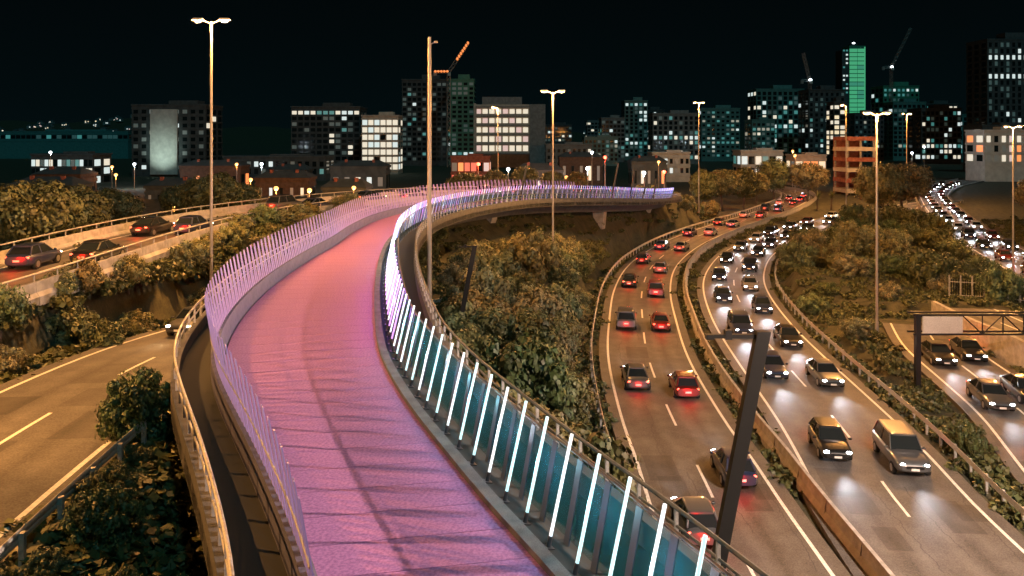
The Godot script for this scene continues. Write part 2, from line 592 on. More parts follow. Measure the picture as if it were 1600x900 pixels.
func plant(kind: String, called: String, label: String, cat: String, group: String, x: float, d: float, size: Vector3, turn: float, leafm: String, sink := 0.0) -> void:
	var t := thing(called, label, cat, Vector3(x, ground_y(x, d) - sink, -d), 0.0, group)
	var xf := Transform3D(Basis(Vector3.UP, turn).scaled(size), Vector3.ZERO)
	part("crown", lib[kind][0], M[leafm], t, xf)
	part("trunk", lib[kind][1], M.bark, t, xf)

# many shrubs scattered in a quad-like region given by a test; labelled by nearness
func shrubs(n: int, x0: float, x1: float, d0: float, d1: float, ok: Callable, size0: float, size1: float, where: String, adj: String, kinds: Array, gap := 1.3, tall := 1.0) -> void:
	var spots: Array = []
	var tries := 0
	while spots.size() < n and tries < n * 60:
		tries += 1
		var x := rng.randf_range(x0, x1)
		var d := rng.randf_range(d0, d1)
		var s := rng.randf_range(size0, size1)
		if not ok.call(x, d, s): continue
		var clash := false
		for q in spots:
			if Vector2(q[0] - x, q[1] - d).length() < (q[2] + s) * 0.5 * gap: clash = true
		if clash: continue
		spots.append([x, d, s])
	spots.sort_custom(func(a, b): return a[1] < b[1])
	for i in spots.size():
		var q = spots[i]
		var k: String = kinds[rng.randi() % kinds.size()]
		plant(k, "shrub", "%s %s %s" % [ordinal(i), adj, where], "shrub", "shrubs " + where, q[0], q[1], Vector3(q[2], q[2] * rng.randf_range(0.75, 1.15) * tall, q[2]), rng.randf() * TAU, "leaf%d" % (rng.randi() % 4), 0.1)

func off_roads(x: float, d: float, margin: float) -> bool:
	for k in roads:
		var p: PackedVector3Array = roads[k].p
		var lim: float = roads[k].half + margin
		for i in range(0, p.size(), 2):
			var dx := p[i].x - x
			var dz := -p[i].z - d
			if dx * dx + dz * dz < lim * lim + 1.0: return false
	return true

func off_path(x: float, d: float, margin: float) -> bool:
	for i in range(0, path_r.size(), 2):
		var c := (path_r[i] + path_l[i]) * 0.5
		if Vector2(c.x - x, -c.z - d).length() < 4.6 + margin: return false
	return true

# ------------------------------------------------------------------ lamps
func street_lamp(label: String, x: float, d: float, top: float, turn: float, energy: float, heads: int, tint := Color(1.0, 0.68, 0.36), base_y := -99.0) -> void:
	var y0 := ground_y(x, d) if base_y < -50.0 else base_y
	var t := thing("street_lamp", label, "street lamp", Vector3(x, y0, -d), turn, "tall sodium street lamps")
	var h := top - y0
	var b := MB.new()
	b.tube(Vector3(0, -0.3, 0), Vector3(0, 0.9, 0), 0.17, 0.17, 10)
	b.tube(Vector3(0, 0.9, 0), Vector3(0, h, 0), 0.125, 0.075, 10)
	part("pole", b.done(), M.pole, t)
	for i in heads:
		var sd := -1.0 if i == 0 else 1.0
		var a := MB.new()
		a.tube(Vector3(0, h - 0.15, 0), Vector3(sd * 0.6, h + 0.12, 0), 0.05, 0.045, 7)
		part("bracket_arm", a.done(), M.pole, t)
		var hd := MB.new()
		hd.hexa(Vector3(sd * 0.95, h + 0.2, 0), Vector3(0.85, 0.16, 0.34), Vector3(0.6, 0.16, 0.2))
		var lamp := part("lamp_head", hd.done(), M.pole, t)
		var g := MB.new()
		g.ball(Vector3(sd * 0.95, h + 0.1, 0), Vector3(0.34, 0.13, 0.15), 10, 6)
		part("lamp_glass", g.done(), M.sodium, lamp)
		omni(t, Vector3(sd * 0.95, h - 0.12, 0), tint, energy / heads, 0.22)

func small_lamp(label: String, x: float, d: float, top: float, m: String, col: Color, energy: float, group: String) -> void:
	var y0 := ground_y(x, d)
	var t := thing("street_lamp", label, "street lamp", Vector3(x, y0, -d), 0.0, group)
	var h := top - y0
	var b := MB.new()
	b.tube(Vector3(0, -0.2, 0), Vector3(0, h, 0), 0.11, 0.06, 7)
	part("pole", b.done(), M.pole, t)
	var g := MB.new()
	g.ball(Vector3(0, h + 0.22, 0), Vector3(0.48, 0.4, 0.48), 10, 6)
	part("lamp_globe", g.done(), M[m], t)
	omni(t, Vector3(0, h - 0.5, 0), col, energy, 0.3)

# ------------------------------------------------------------------ footbridge
func make_bridge() -> void:
	var yd := 10.0
	var pr: Array = []
	for q in [[3.2, 8.5], [2.0, 11.3], [0.7, 14.6], [-0.45, 17.1], [-1.85, 20.6], [-3.0, 23.5], [-4.3, 27.4], [-5.2, 30.8], [-6.5, 37.7], [-7.6, 44.4], [-8.9, 54], [-9.7, 64], [-9.2, 76], [-6, 88.5], [0.6, 100], [8.5, 110, 9.4], [16.5, 122, 8.4], [23, 136, 7.3], [27.5, 148, 6.6], [31, 158, 6.1]]:
		pr.append(Vector3(q[0], yd if q.size() < 3 else q[2], -q[1]))
	var pl: Array = []
	for q in [[-0.6, 7.5], [-1.9, 10.5], [-3.0, 13.4], [-4.3, 16.2], [-6.0, 19.6], [-8.0, 23.4], [-9.7, 27.0], [-11.0, 31.0], [-12.1, 36.4], [-12.9, 43.5], [-13.2, 52.6], [-13.1, 60], [-13.4, 68], [-12.8, 79], [-9.4, 91.5], [-2.4, 103.5], [5.2, 113.4, 9.4], [12.9, 125, 8.4], [19.2, 138.6, 7.3], [23.7, 150.4, 6.6], [27.2, 160.4, 6.1]]:
		pl.append(Vector3(q[0], yd if q.size() < 3 else q[2], -q[1]))
	var dr := smooth_path(pr, 0.25)
	var dl := smooth_path(pl, 0.25)
	var n := 260
	path_r = PackedVector3Array()
	path_l = PackedVector3Array()
	for i in n:
		path_r.append(dr[int(float(i) / (n - 1) * (dr.size() - 1))])
		path_l.append(dl[int(float(i) / (n - 1) * (dl.size() - 1))])
	for pass_ in 6:
		for arr in [0, 1]:
			var s := path_r.duplicate() if arr == 0 else path_l.duplicate()
			var src := path_r if arr == 0 else path_l
			for i in range(1, n - 1): s[i] = (src[i - 1] + src[i] * 2.0 + src[i + 1]) / 4.0
			if arr == 0: path_r = s
			else: path_l = s

func build_bridge() -> void:
	var n := path_r.size()
	# pink riding surface
	var b := MB.new()
	for i in n - 1:
		var dn := Vector3.DOWN * 0.03
		b.quad(path_l[i] + dn, path_l[i + 1] + dn, path_r[i + 1] + dn, path_r[i] + dn)
	var path := structure("path", b.done(), M.slate_dark)
	for i in range(0, n - 1, 2):
		var j := mini(i + 2, n - 1)
		var pb := MB.new()
		for k in range(i, j):
			var g0 := along(path_l, k) * (0.012 if k == i else 0.0)
			var g1 := along(path_l, k + 1) * (-0.012 if k == j - 1 else 0.0)
			pb.quad(path_l[k] + g0, path_l[k + 1] + g1, path_r[k + 1] + g1, path_r[k] + g0)
			for e in [[path_l[k] + g0, path_r[k] + g0], [path_l[k + 1] + g1, path_r[k + 1] + g1]]:
				pb.quad(e[0], e[1], e[1] + Vector3.DOWN * 0.03, e[0] + Vector3.DOWN * 0.03)
		part("path_panel", pb.done(), M.pink, path)
	# bridge body
	var t := thing("footbridge", "old curved concrete ramp bridge carrying the pink path", "bridge")
	var ro := offset(path_r, 2.5)
	var lo := offset(path_l, -1.7)
	var sl := MB.new()
	for i in n - 1:
		var u := Vector3.DOWN
		sl.quad(lo[i] + u * 0.12, lo[i + 1] + u * 0.12, ro[i + 1] + u * 0.12, ro[i] + u * 0.12)
		sl.quad(lo[i] + u * 0.55, lo[i + 1] + u * 0.55, ro[i + 1] + u * 0.55, ro[i] + u * 0.55)
		sl.quad(ro[i] + u * 0.12, ro[i + 1] + u * 0.12, ro[i + 1] + u * 0.55, ro[i] + u * 0.55)
		sl.quad(lo[i] + u * 0.12, lo[i + 1] + u * 0.12, lo[i + 1] + u * 0.55, lo[i] + u * 0.55)
	part("deck_slab", sl.done(), M.girder, t)
	var gb := MB.new()
	for i in n - 1:
		var g: Array = []
		for k in [i, i + 1]:
			var a := path_l[k].lerp(path_r[k], 0.02) + Vector3.DOWN * 0.55
			var e := path_l[k].lerp(path_r[k], 0.98) + Vector3.DOWN * 0.55
			var a2 := path_l[k].lerp(path_r[k], 0.2) + Vector3.DOWN * 1.75
			var e2 := path_l[k].lerp(path_r[k], 0.8) + Vector3.DOWN * 1.75
			g.append([a, e, a2, e2])
		gb.quad(g[0][0], g[1][0], g[1][2], g[0][2])
		gb.quad(g[0][1], g[1][1], g[1][3], g[0][3])
		gb.quad(g[0][2], g[1][2], g[1][3], g[0][3])
	part("box_girder", gb.done(), M.dark_concrete, t)
	for i in range(18, n, 44):
		var c := path_l[i].lerp(path_r[i], 0.5)
		var gy := ground_y(c.x, -c.z)
		var pb := MB.new()
		pb.hexa(Vector3(0, (c.y - 1.75 + gy - 0.6) * 0.5 - gy, 0), Vector3(1.3, c.y - 1.75 - gy + 0.6, 1.1), Vector3(1.9, 1, 1.1))
		part("pier", pb.done(), M.concrete, t, at_xf(Vector3(c.x, gy, c.z), Basis(Vector3.UP, atan2(along(path_r, i).x, along(path_r, i).z))))
	# kerbs beside the pink surface
	var kb := MB.new()
	sweep(kb, path_r, rect(0.0, 0.28, -0.12, 0.14))
	part("kerb", kb.done(), M.dark_concrete, t)
	# outer parapets with steel rails
	for sd in [0, 1]:
		var e: PackedVector3Array = ro if sd == 0 else lo
		var inn := -1.0 if sd == 0 else 1.0
		var i := 0
		while i < n - 1:
			var j := mini(i + 8, n - 1)
			var sec := PackedVector3Array()
			for k in range(i, j + 1): sec.append(e[k])
			sec[0] += along(e, i) * 0.012
			var wb := MB.new()
			sweep(wb, sec, rect(minf(0.0, inn * 0.25), maxf(0.0, inn * 0.25), -0.6, 0.42 if sd == 0 else 0.3))
			part("parapet_block", wb.done(), M.dark_concrete, t)
			i = j
		var rb := MB.new()
		for k in n - 1:
			var c0 := e[k] + side_of(e, k) * inn * 0.12
			var c1 := e[k + 1] + side_of(e, k + 1) * inn * 0.12
			for y in [1.05, 0.72]: rb.tube(c0 + Vector3.UP * y, c1 + Vector3.UP * y, 0.045 if y > 1.0 else 0.03, 0.045 if y > 1.0 else 0.03, 6, false)
		part("parapet_rail", rb.done(), M.galv if sd == 1 else M.dull_steel, t)
		if not lib.has("parapet_post"):
			var pp := MB.new()
			pp.box(Vector3(0, 0.72, 0), Vector3(0.07, 0.66, 0.05))
			lib.parapet_post = pp.done()
		for k in range(0, n, 2):
			part("rail_post", lib.parapet_post, M.galv, t, at_xf(e[k] + side_of(e, k) * inn * 0.12, Basis(Vector3.UP, atan2(along(e, k).x, along(e, k).z))))
	build_left_fence()
	build_right_fence()

# left: slate-blue upstand with tall blades leaning outwards
func build_left_fence() -> void:
	var t := thing("blade_fence", "tall fence of pale upright blades on slate-blue upstand left of pink path", "fence")
	var p := offset(path_l, -0.04)
	var b := MB.new()
	sweep(b, p, [Vector2(0.0, -0.11), Vector2(-0.16, 0.62), Vector2(-0.42, 0.62), Vector2(-0.42, -0.11)])
	part("upstand", b.done(), M.slate, t)
	var bl := MB.new()
	bl.hexa(Vector3(0, 0.98, 0), Vector3(0.2, 1.95, 0.035), Vector3(0.07, 1.95, 0.02))
	var mesh := bl.done()
	var q := resample(p, 0.39)
	var cnt := 0
	var i := 14
	while i < q.size() - 2 and cnt < 299:
		var s := side_of(q, i)
		var a := along(q, i)
		var lean := Basis(a, -0.17)   # outwards
		var zig := Basis(s, 0.07 if cnt % 2 == 0 else -0.05)
		var bs := lean * zig * Basis(a, Vector3.UP, s)
		part("blade", mesh, M.fin, t, at_xf(q[i] - s * 0.29 + Vector3.UP * 0.6, bs))
		cnt += 1
		i += 1
	var rb := MB.new()
	for k in range(14, q.size() - 1):
		var o0 := q[k] - side_of(q, k) * 0.44 + Vector3.UP * 1.35
		var o1 := q[k + 1] - side_of(q, k + 1) * 0.44 + Vector3.UP * 1.35
		rb.tube(o0, o1, 0.022, 0.022, 5, false)
	part("stringer", rb.done(), M.steel, t)

# right: glowing rods leaning outwards, tinted glass bays and a handrail
func build_right_fence() -> void:
	var t := thing("light_rod_fence", "fence of leaning glowing light rods with glass right of pink path", "fence")
	var p := offset(path_r, 0.55)
	var near_part := PackedVector3Array()
	var far_part := PackedVector3Array()
	for e in p:
		if -e.z < 70.0: near_part.append(e)
		if -e.z >= 69.0 or far_part.size() > 0: far_part.append(e)
	var q := resample(near_part, 1.1)
	q.append_array(resample(far_part, 0.55))
	var rod := MB.new()
	rod.tube(Vector3(0, 0.12, 0), Vector3(0, 2.12, 0), 0.034, 0.034, 8)
	var rod_m := rod.done()
	var soc := MB.new()
	soc.tube(Vector3(0, -0.14, 0), Vector3(0, 0.12, 0), 0.05, 0.045, 8)
	soc.box(Vector3(0, -0.1, 0), Vector3(0.2, 0.03, 0.2))
	var soc_m := soc.done()
	for i in range(3, q.size() - 1):
		var s := side_of(q, i)
		var a := along(q, i)
		var bs := Basis(a, 0.24) * Basis(a, Vector3.UP, s)
		var d := -q[i].z
		var key := "led_cyan"
		if d > 30 and d < 46: key = ["led_violet", "led_white"][i % 2]
		elif d >= 46 and d < 72: key = ["led_white", "led_blue"][i % 2]
		elif d >= 72: key = ["led_white", "led_blue", "led_blue", "led_violet", "led_blue"][i % 5]
		elif i % 3 == 1: key = "led_white"
		var r := part("light_rod", rod_m, M[key], t, at_xf(q[i], bs))
		part("socket", soc_m, M.socket, r)
		if i % (2 if d < 70.0 else 4) == 0:
			var col: Color = {"led_cyan": Color(0.6, 0.92, 1.0), "led_white": Color(0.85, 0.93, 1.0), "led_blue": Color(0.36, 0.48, 1.0), "led_violet": Color(0.72, 0.42, 1.0)}[key]
			omni(t, q[i] + bs * Vector3(0, 1.2, 0) - s * 0.12, col, 1.1, 0.08, 20.0)
	# glass bays and their posts stand outside the rods
	var g := resample(offset(path_r, 0.95), 1.1)
	var post := MB.new()
	post.box(Vector3(0, 0.7, 0), Vector3(0.2, 1.66, 0.03))
	var post_m := post.done()
	for i in range(1, g.size() - 2):
		var s0 := side_of(g, i)
		var s1 := side_of(g, i + 1)
		var a := along(g, i)
		part("glass_post", post_m, M.slate_dark, t, at_xf(g[i], Basis(a, 0.2) * Basis(a, Vector3.UP, s0)))
		var pb := MB.new()
		var lean := 0.2
		var e0 := g[i] + a * 0.1
		var e1 := g[i + 1] - a * 0.1
		pb.quad(e0, e1, e1 + s1 * lean * 1.5 + Vector3.UP * 1.5, e0 + s0 * lean * 1.5 + Vector3.UP * 1.5)
		part("glass_panel", pb.done(), M.glass, t)
	var hr := MB.new()
	for i in range(1, g.size() - 2):
		hr.tube(g[i] + side_of(g, i) * 0.32 + Vector3.UP * 1.56, g[i + 1] + side_of(g, i + 1) * 0.32 + Vector3.UP * 1.56, 0.035, 0.035, 6, false)
	part("handrail", hr.done(), M.socket, t)

func leaning_column(label: String, base: Vector3, h: float, w: float, arm: float) -> void:
	var t := thing("leaning_column", label, "lamp column", base, 0.0, "black leaning columns with side arms")
	var b := MB.new()
	var top := Vector3(h * 0.2, h, 0)
	b.hexa(Vector3(0, h * 0.5 - 0.2, 0), Vector3(w, h + 0.4, w * 0.8), Vector3(w, h, w * 0.8), Basis.IDENTITY, Vector3(h * 0.2, 0, 0))
	part("shaft", b.done(), M.black, t)
	var a := MB.new()
	a.box(top + Vector3(-arm * 0.5, -0.09 * arm, 0), Vector3(arm, w * 0.28, w * 0.4))
	part("arm", a.done(), M.black, t)
	var c := MB.new()
	c.box(top + Vector3(-arm * 0.62, w * 0.12 - 0.09 * arm, 0), Vector3(w * 0.5, w * 0.7, w * 0.5))
	c.box(top + Vector3(-arm * 0.95, -w * 0.05 - 0.09 * arm, 0), Vector3(w * 0.6, w * 0.35, w * 0.5))
	part("floodlight", c.done(), M.black, t)

# ------------------------------------------------------------------ cars
# smooth closed-ring loft
func loft(b: MB, rings: Array, cap := true) -> void:
	var n: int = rings[0].size()
	var nr := rings.size()
	var nn: Array = []
	for i in nr:
		var row: Array = []
		for j in n:
			var du: Vector3 = rings[i][(j + 1) % n] - rings[i][(j + n - 1) % n]
			var dv: Vector3 = rings[mini(i + 1, nr - 1)][j] - rings[maxi(i - 1, 0)][j]
			row.append(du.cross(dv).normalized())
		nn.append(row)
	for i in nr - 1:
		for j in n:
			var k := (j + 1) % n
			b.smooth_quad([rings[i][j], rings[i + 1][j], rings[i + 1][k], rings[i][k]], [nn[i][j], nn[i + 1][j], nn[i + 1][k], nn[i][k]], [Vector2(0, 0), Vector2(0, 1), Vector2(1, 1), Vector2(1, 0)])
	if cap:
		for i in [0, nr - 1]:
			var c := Vector3.ZERO
			for p in rings[i]: c += p / n
			for j in n: b.tri(c, rings[i][j], rings[i][(j + 1) % n])

# a rounded section between two heights: half width at the waist, narrower above and below
func car_ring(z: float, y0: float, y1: float, w: float) -> Array:
	var out: Array = []
	for k in 16:
		var a := TAU * (k + 0.5) / 16.0
		var c := cos(a)
		var q := sin(a)
		out.append(Vector3(w * signf(c) * pow(absf(c), 0.45), (y0 + y1) * 0.5 + (y1 - y0) * 0.5 * signf(q) * pow(absf(q), 0.5), z))
	return out

# three shapes: saloon, hatchback, tall wagon
const CAR_BODY := [
	[[-2.2, 0.38, 0.56, 0.6], [-2.12, 0.28, 0.68, 0.76], [-1.9, 0.22, 0.76, 0.85], [-1.4, 0.2, 0.86, 0.89], [-0.8, 0.2, 0.94, 0.9], [0.3, 0.2, 0.97, 0.9], [1.3, 0.2, 1.0, 0.89], [1.95, 0.24, 1.0, 0.85], [2.2, 0.32, 0.92, 0.77], [2.27, 0.42, 0.8, 0.64]],
	[[-2.0, 0.38, 0.58, 0.58], [-1.93, 0.28, 0.7, 0.74], [-1.7, 0.22, 0.8, 0.83], [-1.2, 0.2, 0.92, 0.86], [-0.6, 0.2, 0.98, 0.87], [0.4, 0.2, 1.0, 0.87], [1.3, 0.22, 1.03, 0.86], [1.75, 0.26, 1.0, 0.82], [1.92, 0.36, 0.88, 0.7]],
	[[-2.3, 0.45, 0.72, 0.66], [-2.22, 0.36, 0.86, 0.82], [-2.0, 0.3, 0.96, 0.9], [-1.4, 0.28, 1.06, 0.94], [-0.8, 0.28, 1.1, 0.95], [0.4, 0.28, 1.12, 0.95], [1.6, 0.28, 1.14, 0.94], [2.1, 0.32, 1.12, 0.9], [2.25, 0.42, 1.0, 0.8]]]
# cabin: z of windscreen foot, roof front, roof rear, rear window foot; waist height, roof height, half widths
const CAR_CABIN := [[-0.95, -0.2, 0.85, 1.75, 0.93, 1.43, 0.76, 0.56], [-0.85, -0.15, 1.2, 1.72, 0.96, 1.5, 0.75, 0.58], [-0.95, -0.35, 1.75, 2.12, 1.06, 1.75, 0.83, 0.68]]

func make_car() -> void:
	for k in 3:
		var b := MB.new()
		var rings: Array = []
		for q in CAR_BODY[k]: rings.append(car_ring(q[0], q[1], q[2], q[3]))
		loft(b, rings)
		var c: Array = CAR_CABIN[k]
		var wy: float = c[4]
		var ry: float = c[5]
		lib["body_%d" % k] = b.done()
		# roof skin with rounded edges, and pillars
		b = MB.new()
		rings = []
		for q in [[c[1] - 0.1, 0.90], [c[1] + 0.1, 1.0], [(c[1] + c[2]) * 0.5, 1.02], [c[2] - 0.1, 1.0], [c[2] + 0.1, 0.9]]:
			rings.append(car_ring(q[0], ry - 0.07 - (1.0 - q[1]) * 0.3, ry + 0.03 - (1.0 - q[1]) * 0.3, c[7] * 1.04 * q[1]))
		loft(b, rings)
		for s in [-1, 1]:
			b.tube(Vector3(s * c[6] * 0.98, wy, c[0] + 0.04), Vector3(s * c[7], ry - 0.05, c[1]), 0.04, 0.035, 6)
			b.tube(Vector3(s * (c[6] + 0.02), wy, (c[1] + c[2]) * 0.5), Vector3(s * c[7] * 1.02, ry - 0.05, (c[1] + c[2]) * 0.5), 0.035, 0.035, 6)
			b.tube(Vector3(s * c[6] * 0.97, wy, c[3] - 0.05), Vector3(s * c[7] * 0.98, ry - 0.05, c[2]), 0.07, 0.06, 6)
		lib["roof_%d" % k] = b.done()
		var g := MB.new()
		g.quad(Vector3(-c[6] * 0.95, wy - 0.02, c[0]), Vector3(c[6] * 0.95, wy - 0.02, c[0]), Vector3(c[7] * 0.96, ry - 0.03, c[1]), Vector3(-c[7] * 0.96, ry - 0.03, c[1]))
		lib["windscreen_%d" % k] = g.done()
		g = MB.new()
		g.quad(Vector3(-c[6] * 0.94, wy, c[3]), Vector3(c[6] * 0.94, wy, c[3]), Vector3(c[7] * 0.95, ry - 0.03, c[2]), Vector3(-c[7] * 0.95, ry - 0.03, c[2]))
		lib["rear_%d" % k] = g.done()
		for s in [-1, 1]:
			g = MB.new()
			g.quad(Vector3(s * c[6], wy - 0.03, c[0] + 0.02), Vector3(s * c[6], wy, c[3] - 0.02), Vector3(s * c[7], ry - 0.03, c[2]), Vector3(s * c[7], ry - 0.03, c[1]))
			lib["side_%d_%d" % [k, s]] = g.done()
	var g := MB.new()
	g.tube(Vector3(-0.1, 0, 0), Vector3(0.1, 0, 0), 0.32, 0.32, 16)
	lib.tyre = g.done()
	g = MB.new()
	g.tube(Vector3(-0.112, 0, 0), Vector3(0.112, 0, 0), 0.2, 0.2, 10)
	lib.rim = g.done()
	g = MB.new()
	g.ball(Vector3.ZERO, Vector3(0.17, 0.075, 0.09), 10, 6)
	lib.lamp = g.done()
	g = MB.new()
	g.ball(Vector3.ZERO, Vector3(0.16, 0.09, 0.07), 10, 6)
	lib.tail_lamp = g.done()
	g = MB.new()
	g.box(Vector3.ZERO, Vector3(0.4, 0.12, 0.02))
	lib.plate = g.done()
	g = MB.new()
	g.ball(Vector3.ZERO, Vector3(0.12, 0.075, 0.06), 8, 5)
	lib.mirror = g.done()
	g = MB.new()
	g.box(Vector3.ZERO, Vector3(0.9, 0.14, 0.04))
	lib.grille = g.done()

func car(label: String, at: Vector3, dir: Vector3, body: int, lights: String, group: String) -> void:
	var t := thing("car", label, "car", at, atan2(-dir.x, -dir.z), group)
	t.rotation.x = asin(clampf(dir.normalized().y, -0.3, 0.3))
	var k: int = [0, 1, 2, 0, 1][rng.randi() % 5]
	var fr: float = CAR_BODY[k][0][0]
	var re: float = CAR_BODY[k][-1][0]
	var up: float = [0.0, 0.02, 0.14][k]
	var bm: Material = M["body%d" % body]
	part("body", lib["body_%d" % k], bm, t)
	part("roof", lib["roof_%d" % k], bm, t)
	part("windscreen", lib["windscreen_%d" % k], M.car_glass, t)
	part("rear_window", lib["rear_%d" % k], M.car_glass, t)
	part("grille", lib.grille, M.black, t, at_xf(Vector3(0, 0.5 + up, fr + 0.0)))
	for s in [-1, 1]:
		part("side_window", lib["side_%d_%d" % [k, s]], M.car_glass, t)
		part("door_mirror", lib.mirror, bm, t, at_xf(Vector3(s * 0.97, 0.98 + up, -0.7)))
		for z in [fr + 0.8, re - 0.85]:
			var w := part("wheel", lib.tyre, M.tyre, t, at_xf(Vector3(s * [0.81, 0.78, 0.86][k], 0.32, z)))
			part("rim", lib.rim, M.rim, w)
		part("headlight", lib.lamp, M.head if lights == "white" else M.head_warm, t, at_xf(Vector3(s * 0.58, 0.62 + up, fr + 0.1)))
		part("taillight", lib.tail_lamp, M.tail, t, at_xf(Vector3(s * 0.6, 0.78 + up, re - 0.08)))
	part("number_plate", lib.plate, M.plate, t, at_xf(Vector3(0, 0.6 + up, re + 0.01)))
	part("number_plate", lib.plate, M.plate, t, at_xf(Vector3(0, 0.4 + up, fr - 0.02)))
	var sp := SpotLight3D.new()
	sp.name = "headlight_beam"
	sp.position = Vector3(0, 0.64, -2.45)
	sp.rotation.x = deg_to_rad(-3.0)
	sp.light_color = Color(0.93, 0.96, 1.0) if lights == "white" else Color(1.0, 0.84, 0.6)
	sp.light_energy = 30.0
	sp.light_size = 0.25
	sp.spot_range = 60.0
	sp.spot_attenuation = 2.0
	sp.spot_angle = 24.0
	sp.shadow_enabled = true
	t.add_child(sp, true)
	omni(t, Vector3(0, 0.7, 2.4), Color(1.0, 0.07, 0.03), 2.2, 0.2, 12.0)

func traffic(key: String, lanes: Array, forward: bool, from_d: float, to_d: float, gap0: float, gap1: float, lights: String, where: String, lane_names: Array) -> void:
	var p: PackedVector3Array = roads[key].p
	var colours := ["white", "black", "grey", "navy", "dark red", "silver"]
	for li in lanes.size():
		var q := resample(offset(p, lanes[li]), 0.5)
		var at: Array = []
		var run := rng.randf_range(0.0, gap0)
		var last := -1e9
		for i in q.size():
			var d := -q[i].z
			if d < from_d or d > to_d: continue
			run -= 0.5
			if run <= 0.0:
				at.append(i)
				run = rng.randf_range(gap0, gap1)
		var order := range(at.size())
		for k in order:
			var i: int = at[k]
			var dir := along(q, i) * (1.0 if forward else -1.0)
			var body: int = [1, 2, 3, 1, 4, 5, 2, 1, 3, 0][rng.randi() % 10]
			car("%s car, %s in the %s of %s" % [colours[body], ordinal(k), lane_names[li], where], q[i] + Vector3.UP * 0.005, dir, body, lights, "cars on " + where)

# ------------------------------------------------------------------ buildings
# front faces +z; windows are recessed between proud floor bands and piers
func building(called: String, label: String, x: float, d: float, w: float, top: float, deep: float, wall: String, cols: int, rows: int, lit: Array, p_lit: float, seed_: int, sill := 0.16, frac := 0.72, y_from := 3.0, x_frac := 1.0) -> Node3D:
	var r := RandomNumberGenerator.new()
	r.seed = seed_
	var y0 := -0.5
	var t := thing(called, label, "building", Vector3(x, y0, -d - deep * 0.5), 0.0)
	var h := top - y0
	var b := MB.new()
	b.box(Vector3(0, h * 0.5, 0), Vector3(w, h, deep))
	part("wall", b.done(), M[wall], t)
	var tall := r.randf_range(0.55, 0.86) if p_lit < 0.6 else 0.86
	frac *= r.randf_range(0.62, 1.1) if p_lit < 0.6 else 1.0
	if p_lit < 0.45: p_lit *= 0.62
	var fh := (h - y_from - 1.2) / rows
	var span := w * x_frac
	var cw := span / cols
	var band := MB.new()
	band.box(Vector3.ZERO, Vector3(w + 0.36, fh * sill, deep + 0.36))
	var bm := band.done()
	for k in rows + 1:
		part("floor_band", bm, M[wall], t, at_xf(Vector3(0, y_from + k * fh, 0)))
	var wm := MB.new()
	wm.box(Vector3.ZERO, Vector3(cw * frac, fh * (1.0 - sill) * tall, 0.12))
	var mesh := wm.done()
	var sw := MB.new()
	var sc := maxi(2, int(deep / 7.0))
	sw.box(Vector3.ZERO, Vector3(0.12, fh * (1.0 - sill) * 0.86, deep / sc * 0.6))
	var smesh := sw.done()
	for j in rows:
		var floor_lit := r.randf() < 0.05
		for i in cols:
			var on := floor_lit or r.randf() < p_lit
			var m: String = lit[r.randi() % lit.size()] if on else ("win_dark" if r.randf() < 0.75 else "win_dim")
			part("window", mesh, M[m], t, at_xf(Vector3(-span * 0.5 + (i + 0.5) * cw, y_from + (j + 0.5) * fh, deep * 0.5 + 0.06)))
		var sd := -1.0 if x > 0 else 1.0
		for i in sc:
			var m2: String = lit[r.randi() % lit.size()] if r.randf() < p_lit * 0.8 else "win_dark"
			part("window", smesh, M[m2], t, at_xf(Vector3(sd * (w * 0.5 + 0.06), y_from + (j + 0.5) * fh, -deep * 0.5 + (i + 0.5) * deep / sc)))
	var cap := MB.new()
	cap.box(Vector3(0, h + 0.35, 0), Vector3(w + 0.7, 0.7, deep + 0.7))
	var roof := part("roof", cap.done(), M[wall], t)
	var pl := MB.new()
	pl.box(Vector3(w * 0.12, h + 0.7 + h * 0.03, 0), Vector3(w * 0.4, h * 0.06, deep * 0.4))
	part("plant_room", pl.done(), M[wall], roof)
	return t

